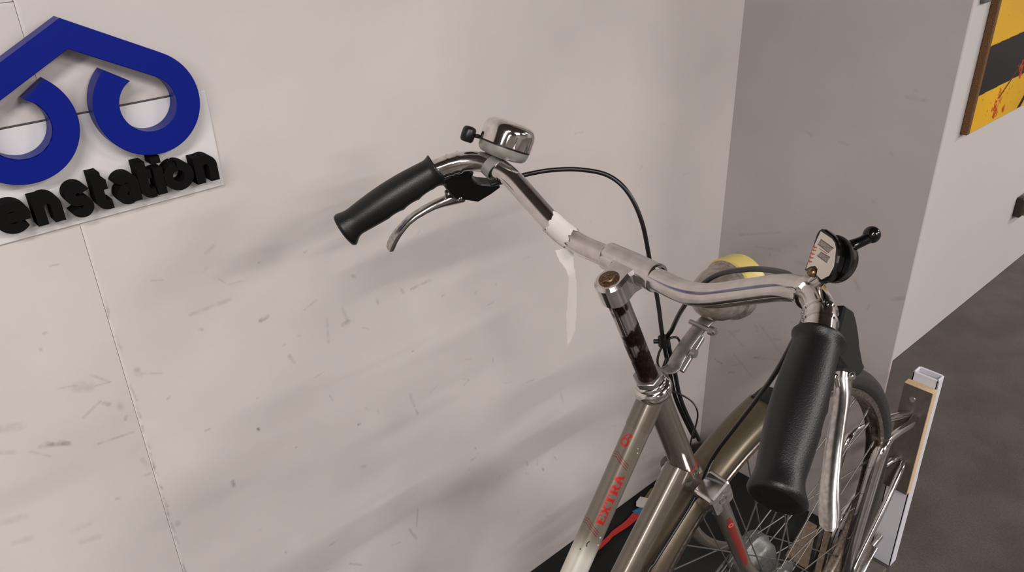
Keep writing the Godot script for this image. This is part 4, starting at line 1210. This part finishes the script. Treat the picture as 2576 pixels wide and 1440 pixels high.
func wheel(bike: Node3D, called: String, o: Vector3, ax: Vector3, zero: Vector3, spokes: int) -> void:
	var w := holder(called, bike)
	var m := MB.new()
	# tyre: round section with shoulder ribs
	var prof := []
	for i in 33:
		var a := deg_to_rad(lerpf(-148, 148, i / 32.0))
		var r := 0.0172
		var deg := absf(rad_to_deg(a))
		if deg > 62 and deg < 70: r += 0.0006
		if deg > 96 and deg < 104: r += 0.0006
		prof.append(Vector2(0.3300 + cos(a) * r, sin(a) * r))
	m.lathe(prof, o, ax, 96, 0, TAU, zero)
	obj("tyre", m, M.tyre, w)
	m = MB.new()
	m.lathe([Vector2(0.3180, -0.0135), Vector2(0.3165, -0.0148), Vector2(0.3080, -0.0142), Vector2(0.3055, -0.0115), Vector2(0.3065, -0.0050), Vector2(0.3035, 0.0), Vector2(0.3065, 0.0050), Vector2(0.3055, 0.0115), Vector2(0.3080, 0.0142), Vector2(0.3165, 0.0148), Vector2(0.3180, 0.0135)], o, -ax, 96, 0, TAU, zero)
	obj("rim", m, M.rim, w)
	m = MB.new()
	# drum on the left, flange on the right
	m.lathe([Vector2(0, -0.050), Vector2(0.006, -0.050), Vector2(0.006, -0.044), Vector2(0.030, -0.042), Vector2(0.040, -0.040), Vector2(0.0425, -0.036), Vector2(0.0425, -0.020), Vector2(0.038, -0.016), Vector2(0.036, -0.004), Vector2(0.030, 0.002), Vector2(0.0185, 0.006), Vector2(0.0175, 0.024), Vector2(0.020, 0.028), Vector2(0.030, 0.030), Vector2(0.0315, 0.0315), Vector2(0.030, 0.033), Vector2(0.016, 0.034), Vector2(0.012, 0.042), Vector2(0.006, 0.044), Vector2(0.0055, 0.058), Vector2(0, 0.058)], o, ax, 40)
	obj("hub", m, M.hub, w)
	ax = ax.normalized()
	var f := (zero - ax * zero.dot(ax)).normalized()
	var g := ax.cross(f)
	if called == "front_wheel":
		m = MB.new()
		m.box(Vector3(-0.012, -0.002, -0.014), Vector3(0.095, 0.002, 0.014), 0.001, Basis(BK, -ax, BK.cross(-ax)).orthonormalized(), o - ax * 0.047)
		obj("brake_arm", m, M.hub, w)
	for i in spokes:
		var s := 1.0 if i % 2 == 0 else -1.0
		var dirn := 1.0 if (i / 2) % 2 == 0 else -1.0
		var a := TAU * i / spokes + 0.06
		var b := a + dirn * deg_to_rad(72)
		var hr := 0.0295 if s > 0 else 0.0400
		var hx := 0.0315 if s > 0 else -0.030
		var p0 := o + (f * cos(b) + g * sin(b)) * hr + ax * (hx + 0.0015 * dirn)
		var p1 := o + (f * cos(a) + g * sin(a)) * 0.3055 + ax * s * 0.003
		m = MB.new()
		var k := p1 + (p0 - p1).normalized() * 0.013
		m.tube([p0, k], 0.00115, 6, false)
		m.tube([k, p1], 0.0021, 6)
		obj("spoke", m, M.spoke, w)

func mudguard(bike: Node3D) -> void:
	var m := MB.new()
	var prof := []
	for i in 17:
		var a := deg_to_rad(lerpf(-86, 86, i / 16.0))
		prof.append(Vector2(0.3500 + cos(a) * 0.0165, sin(a) * 0.0268))
	var inner := []
	for i in range(16, -1, -1):
		var a := deg_to_rad(lerpf(-86, 86, i / 16.0))
		inner.append(Vector2(0.3488 + cos(a) * 0.0165, sin(a) * 0.0256))
	prof.append_array(inner)
	# angle 0 is straight up the fork; runs rearwards
	var ahead := deg_to_rad(14.0)
	var astern := deg_to_rad(-128.0)
	var z := UA
	m.lathe(prof, HUB, RR, 72, -ahead, -astern, z)
	var g := obj("mudguard", m, M.fender, bike)
	m = MB.new()
	m.lathe([Vector2(0.3480, -0.0262), Vector2(0.3660, -0.016), Vector2(0.3700, 0.0), Vector2(0.3660, 0.016), Vector2(0.3480, 0.0262)], HUB, RR, 8, -ahead - 0.055, -ahead + 0.02, z)
	obj("rubber_flap", m, M.rubber, g)
	m = MB.new()
	for s in [-1.0, 1.0]:
		for a in [-2.05, -1.78]:
			var p: Vector3 = HUB + (UA * cos(a) + BK * sin(-a)) * 0.352 + RR * s * 0.0275
			m.tube([HUB + RR * s * 0.048, p], 0.0018, 8)
	obj("stay", m, M.spoke, g)

func rear(bike: Node3D) -> void:
	wheel(bike, "rear_wheel", Vector3(-0.165, 0.3475, -0.456), RIGHT0, Vector3.UP, 12)
	var m := MB.new()
	m.tube([Vector3(0.088, 0.733, -0.449), Vector3(0.020, 0.905, -0.449), Vector3(-0.05, 0.915, -0.449)], 0.0125, 18)
	obj("seat_post", m, M.chrome, bike)
	m = MB.new()
	var rows := []
	for i in 15:                                                 # saddle: wide at the back, narrow nose
		var t := i / 14.0
		var c := Vector3(lerpf(-0.265, -0.005, t), 0.935 + 0.012 * cos(t * PI), -0.449)
		var hw := lerpf(0.098, 0.021, smoothstep(0.1, 0.75, t)) * sqrt(clampf(minf(t * 6.0 + 0.05, (1.0 - t) * 9.0 + 0.05), 0.0, 1.0))
		var row := []
		for k in 17:
			var a := TAU * k / 16.0
			var up := 0.026 if sin(a) > 0 else 0.045
			row.append(m.vert(c + Vector3(0, sin(a) * up * minf(1.0, hw / 0.03), cos(a) * hw), Vector3(0, sin(a) / up, cos(a) / hw).normalized()))
		rows.append(row)
	for i in 14:
		for k in 16: m.quad(rows[i][k], rows[i][k + 1], rows[i + 1][k + 1], rows[i + 1][k])
	obj("saddle", m, M.black, bike)

# ------------------------------------------------------------------ torn paper round the bar
func paper_tape() -> void:
	var s := thing("paper_strip", "torn white paper strip stuck round the handlebar and hanging down", "paper", H(-0.078, 0.0, 0.02))
	var m := MB.new()
	# wrap: a cuff on the bar with ragged ends
	var rag := noise(0.9, 91, 2)
	var rows := []
	var cen := []
	for i in 9: cen.append(bar_at(0.156 + 0.0055 * i))
	for k in 41:
		var a := TAU * k / 40.0
		var r0 := 0.9 * rag.get_noise_2d(cos(a) * 2.0, sin(a) * 2.0) + 0.5 * sin(a * 2.0)
		var r1 := 1.3 * rag.get_noise_2d(7.0 + cos(a) * 2.0, sin(a) * 2.0) + 0.9 * sin(a + 1.2)
		var row := []
		for i in 7:
			var x := clampf(lerpf(1.0 + r0, 6.2 + r1, i / 6.0), 0.0, 7.99)
			var c: Vector3 = side(cen[int(x)].lerp(cen[int(x) + 1], fmod(x, 1.0)), -1.0)
			var t: Vector3 = (side(cen[int(x) + 1], -1.0) - side(cen[int(x)], -1.0)).normalized()
			var f := (UA - t * UA.dot(t)).normalized()
			var q := f * cos(a) + t.cross(f) * sin(a)
			row.append(m.vert(c + q * (0.0122 + 0.0006 * rag.get_noise_2d(k * 1.0, i * 3.0)), q))
		rows.append(row)
	for k in 40:
		for i in 6: m.quad(rows[k][i], rows[k][i + 1], rows[k + 1][i + 1], rows[k + 1][i])
	obj("wrap", m, M.paper, s)
	# loose end: narrow ragged ribbon, twisting, with thickness
	m = MB.new()
	var path := smooth([H(-0.0800, 0.0040, 0.0160), H(-0.0765, -0.0060, 0.0205), H(-0.0715, -0.0120, 0.0240), H(-0.0665, -0.0210, 0.0290), H(-0.0640, -0.0385, 0.0392), H(-0.0625, -0.0560, 0.0500), H(-0.0605, -0.0715, 0.0600), H(-0.0613, -0.0860, 0.0705)], 4)
	var half := [0.0100, 0.0080, 0.0052, 0.0040, 0.0050, 0.0052, 0.0048, 0.0002]
	var prev := []
	for i in path.size():
		var u := float(i) / (path.size() - 1)
		var tt: Vector3 = (path[mini(i + 1, path.size() - 1)] - path[maxi(i - 1, 0)]).normalized()
		var across := (Vector3(0.743, 0, 0.669).rotated(Vector3.UP, 0.5 * sin(u * 5.0)))
		across = (across - tt * across.dot(tt)).normalized()
		var nn := across.cross(tt).normalized()
		var x := u * 7.0
		var hw := lerpf(half[int(minf(x, 6.0))], half[int(minf(x, 6.0)) + 1], x - minf(floorf(x), 6.0)) * (1.0 + 0.15 * rag.get_noise_1d(i * 9.0))
		var row := []
		for k in [[-1, 1], [1, 1], [1, -1], [-1, -1]]:
			row.append([path[i] + across * hw * k[0] + nn * 0.00012 * k[1], nn * k[1]])
		if prev.size():
			m.face([prev[0][0], prev[1][0], row[1][0], row[0][0]], row[0][1])
			m.face([prev[2][0], prev[3][0], row[3][0], row[2][0]], row[2][1])
		prev = row
	obj("loose_end", m, M.paper, s)

# ------------------------------------------------------------------ rack that holds the front wheel
func rack() -> void:
	var s := thing("bike_rack", "bike rack post of white square tube with brown plate and steel wheel hoops", "bike rack", Vector3(1.41, 0, -0.435))
	var m := MB.new()
	# open square tube
	var lo := Vector3(1.4040, 0, -0.4600)
	var hi := Vector3(1.4310, 0.474, -0.4125)
	var th := 0.004
	m.box(lo, Vector3(lo.x + th, hi.y, hi.z), 0.001)
	m.box(Vector3(hi.x - th, 0, lo.z), hi, 0.001)
	m.box(lo, Vector3(hi.x, hi.y, lo.z + th), 0.001)
	m.box(Vector3(lo.x, 0, hi.z - th), hi, 0.001)
	obj("post", m, M.white_steel, s)
	obj("plate", boxmb(Vector3(1.3845, 0.211, -0.4640), Vector3(1.3862, 0.4550, -0.4115), 0.0004), M.brown_film, s)
	obj("plywood", boxmb(Vector3(1.3862, 0.211, -0.4645), Vector3(1.4036, 0.4555, -0.4105), 0.0006), M.ply_edge, s)
	m = MB.new()
	m.lathe([Vector2(0.0062, 0.0), Vector2(0.0056, 0.0012), Vector2(0.0030, 0.0018), Vector2(0, 0.0010)], Vector3(1.3845, 0.4270, -0.4430), Vector3(-1, 0, 0), 16)
	obj("screw", m, M.zinc, s)
	# hoops of round steel either side of the wheel
	for h in [[[1.386, 0.391, -0.4310], [1.330, 0.408, -0.4200], [1.262, 0.430, -0.4150], [1.215, 0.437, -0.4130], [1.192, 0.420, -0.4120], [1.180, 0.360, -0.4115], [1.168, 0.285, -0.4110], [1.160, 0.215, -0.4105], [1.160, 0.120, -0.4105], [1.160, 0.028, -0.4105]],
			[[1.386, 0.393, -0.4420], [1.330, 0.404, -0.4560], [1.262, 0.418, -0.4700], [1.215, 0.422, -0.4730], [1.192, 0.405, -0.4730], [1.180, 0.350, -0.4730], [1.168, 0.285, -0.4730], [1.160, 0.120, -0.4730], [1.160, 0.028, -0.4730]]]:
		var p := []
		for q in h: p.append(Vector3(q[0], q[1], q[2]))
		m = MB.new()
		p = smooth(p, 6)
		var hr := []
		for q in p: hr.append(lerpf(0.0125, 0.0070, smoothstep(1.185, 1.235, q.x)) if h[0][1] < 0.392 else 0.0075)
		m.tube(p, hr, 18)
		obj("hoop", m, M.bar_chrome, s)
	for h in [[[1.386, 0.283, -0.4305], [1.360, 0.276, -0.4260], [1.300, 0.222, -0.4200], [1.238, 0.160, -0.4170], [1.200, 0.110, -0.4160], [1.195, 0.028, -0.4160]],
			[[1.386, 0.287, -0.4400], [1.362, 0.287, -0.4480], [1.318, 0.262, -0.4640], [1.262, 0.215, -0.4700], [1.225, 0.160, -0.4710], [1.215, 0.028, -0.4710]]]:
		var p := []
		for q in h: p.append(Vector3(q[0], q[1], q[2]))
		m = MB.new()
		m.tube(smooth(p, 6), 0.0060, 16)
		obj("hoop", m, M.bar_chrome, s)
	m = MB.new()
	m.tube(smooth([Vector3(1.350, 0.078, -0.4380), Vector3(1.318, 0.068, -0.4350), Vector3(1.285, 0.046, -0.4320), Vector3(1.262, 0.029, -0.4300)], 5), 0.011, 16, true, 0.35, Vector3(0, 0, 1))
	m.tube([Vector3(1.384, 0.082, -0.4390), Vector3(1.346, 0.079, -0.4380)], 0.006, 12)
	obj("strap", m, M.alloy, s)
	# ground plank and cross plate with a screw
	obj("ground_plank", boxmb(Vector3(1.04, 0.0022, -0.4780), Vector3(1.3670, 0.0285, -0.4060), 0.002), M.brown_film, s)
	m = MB.new()
	var b := Basis(Vector3(0.80, 0.60, 0), Vector3(-0.60, 0.80, 0), Vector3(0, 0, 1))
	m.box(Vector3(-0.045, -0.004, -0.050), Vector3(0.045, 0.004, 0.026), 0.001, b, Vector3(1.275, 0.060, -0.5150))
	obj("cross_plate", m, worn(Color(0.40, 0.34, 0.27), Color(0.48, 0.41, 0.33), 0.02, 12.0, 0.6, 0.0, 95), s)
	m = MB.new()
	m.lathe([Vector2(0.0085, 0.0), Vector2(0.0080, 0.0016), Vector2(0.0045, 0.0022), Vector2(0.0040, 0.0008), Vector2(0, 0.0006)], Vector3(1.275, 0.060, -0.520) + b.y * 0.0040, b.y, 18)
	obj("screw", m, M.zinc, s)

# ------------------------------------------------------------------ rubber mat and the scraps on it
func scrap(called: String, pts: Array, up: float, m_: Material, label: String, category: String) -> void:
	var poly := PackedVector2Array()
	for p in pts: poly.push_back(Vector2(p[0], -p[1]))
	var m := MB.new()
	m.prism(poly, Vector3(0, up, 0), Vector3.RIGHT, Vector3.FORWARD, Vector3.UP, 0.0, 0.0008)
	tag(obj(called, m, m_), label, category)

func litter() -> void:
	var m := MB.new()
	m.box(Vector3(0.10, 0.0, -0.9245), Vector3(1.366, 0.0020, -0.20), 0.0006)
	m.box(Vector3(1.366, 0.0, -0.9245), Vector3(1.4285, 0.0020, -0.50), 0.0006)
	tag(obj("floor_mat", m, M.mat), "black rubber mat on the floor along the foot of the white wall", "mat")
	# red ribbon lying in a slack curve
	m = MB.new()
	var path := smooth([Vector3(0.935, 0.0075, -0.862), Vector3(1.000, 0.0085, -0.866), Vector3(1.045, 0.0100, -0.872), Vector3(1.090, 0.0090, -0.870), Vector3(1.130, 0.0080, -0.874)], 5)
	var prev := []
	for i in path.size():
		var u := float(i) / (path.size() - 1)
		var hw := 0.0065 if u < 0.5 else lerpf(0.0065, 0.0120, (u - 0.5) * 2.0)
		if u > 0.38 and u < 0.5: hw = 0.0050
		var row := [path[i] + Vector3(0.25, 0, 0.97) * hw + Vector3(0, 0.003 * sin(u * 9.0) + 0.003, 0), path[i] - Vector3(0.25, 0, 0.97) * hw]
		if prev.size():
			m.face([prev[0], row[0], row[1], prev[1]], Vector3.UP)
			m.face([prev[0] - Vector3(0, 0.0005, 0), row[0] - Vector3(0, 0.0005, 0), row[1] - Vector3(0, 0.0005, 0), prev[1] - Vector3(0, 0.0005, 0)], Vector3.DOWN)
		prev = row
	tag(obj("ribbon", m, M.red), "red ribbon lying on the black mat behind the frame tubes", "ribbon")
	scrap("paper_scrap", [[1.129, -0.890], [1.165, -0.882], [1.150, -0.862], [1.125, -0.858]], 0.0080, mat(Color(0.16, 0.45, 0.62), 0.6), "scrap of blue paper beside the red ribbon on the mat", "paper")
	scrap("paper_scrap", [[1.147, -0.893], [1.158, -0.902], [1.178, -0.907], [1.190, -0.886], [1.156, -0.876], [1.150, -0.884]], 0.0100, M.paper, "crumpled scrap of white paper above the blue scrap on the mat", "paper")
	scrap("card_scrap", [[1.178, -0.900], [1.222, -0.912], [1.262, -0.905], [1.240, -0.872], [1.176, -0.876]], 0.0030, mat(Color(0.52, 0.45, 0.24), 0.7), "piece of olive yellow card on the mat behind the down tube", "card")
	# two dark stoppers at the foot of the return wall
	m = MB.new()
	m.lathe([Vector2(0.0115, 0.0), Vector2(0.0115, 0.004), Vector2(0.009, 0.007), Vector2(0.004, 0.0085), Vector2(0, 0.009)], Vector3(RET_X - 0.0002, 0.072, -0.8570), Vector3(-1, 0, 0), 24)
	tag(obj("wall_stopper", m, M.lug), "round dark red rubber stopper on the return wall behind the mudguard", "stopper")
	m = MB.new()
	m.lathe([Vector2(0.0, 0.052), Vector2(0.010, 0.051), Vector2(0.020, 0.044), Vector2(0.026, 0.032), Vector2(0.027, 0.018), Vector2(0.024, 0.0054)], Vector3(1.388, 0.0, -0.893), Vector3.UP, 24)
	tag(obj("rubber_foot", m, M.lug), "dark red rubber lump in the corner on the black mat", "stopper")
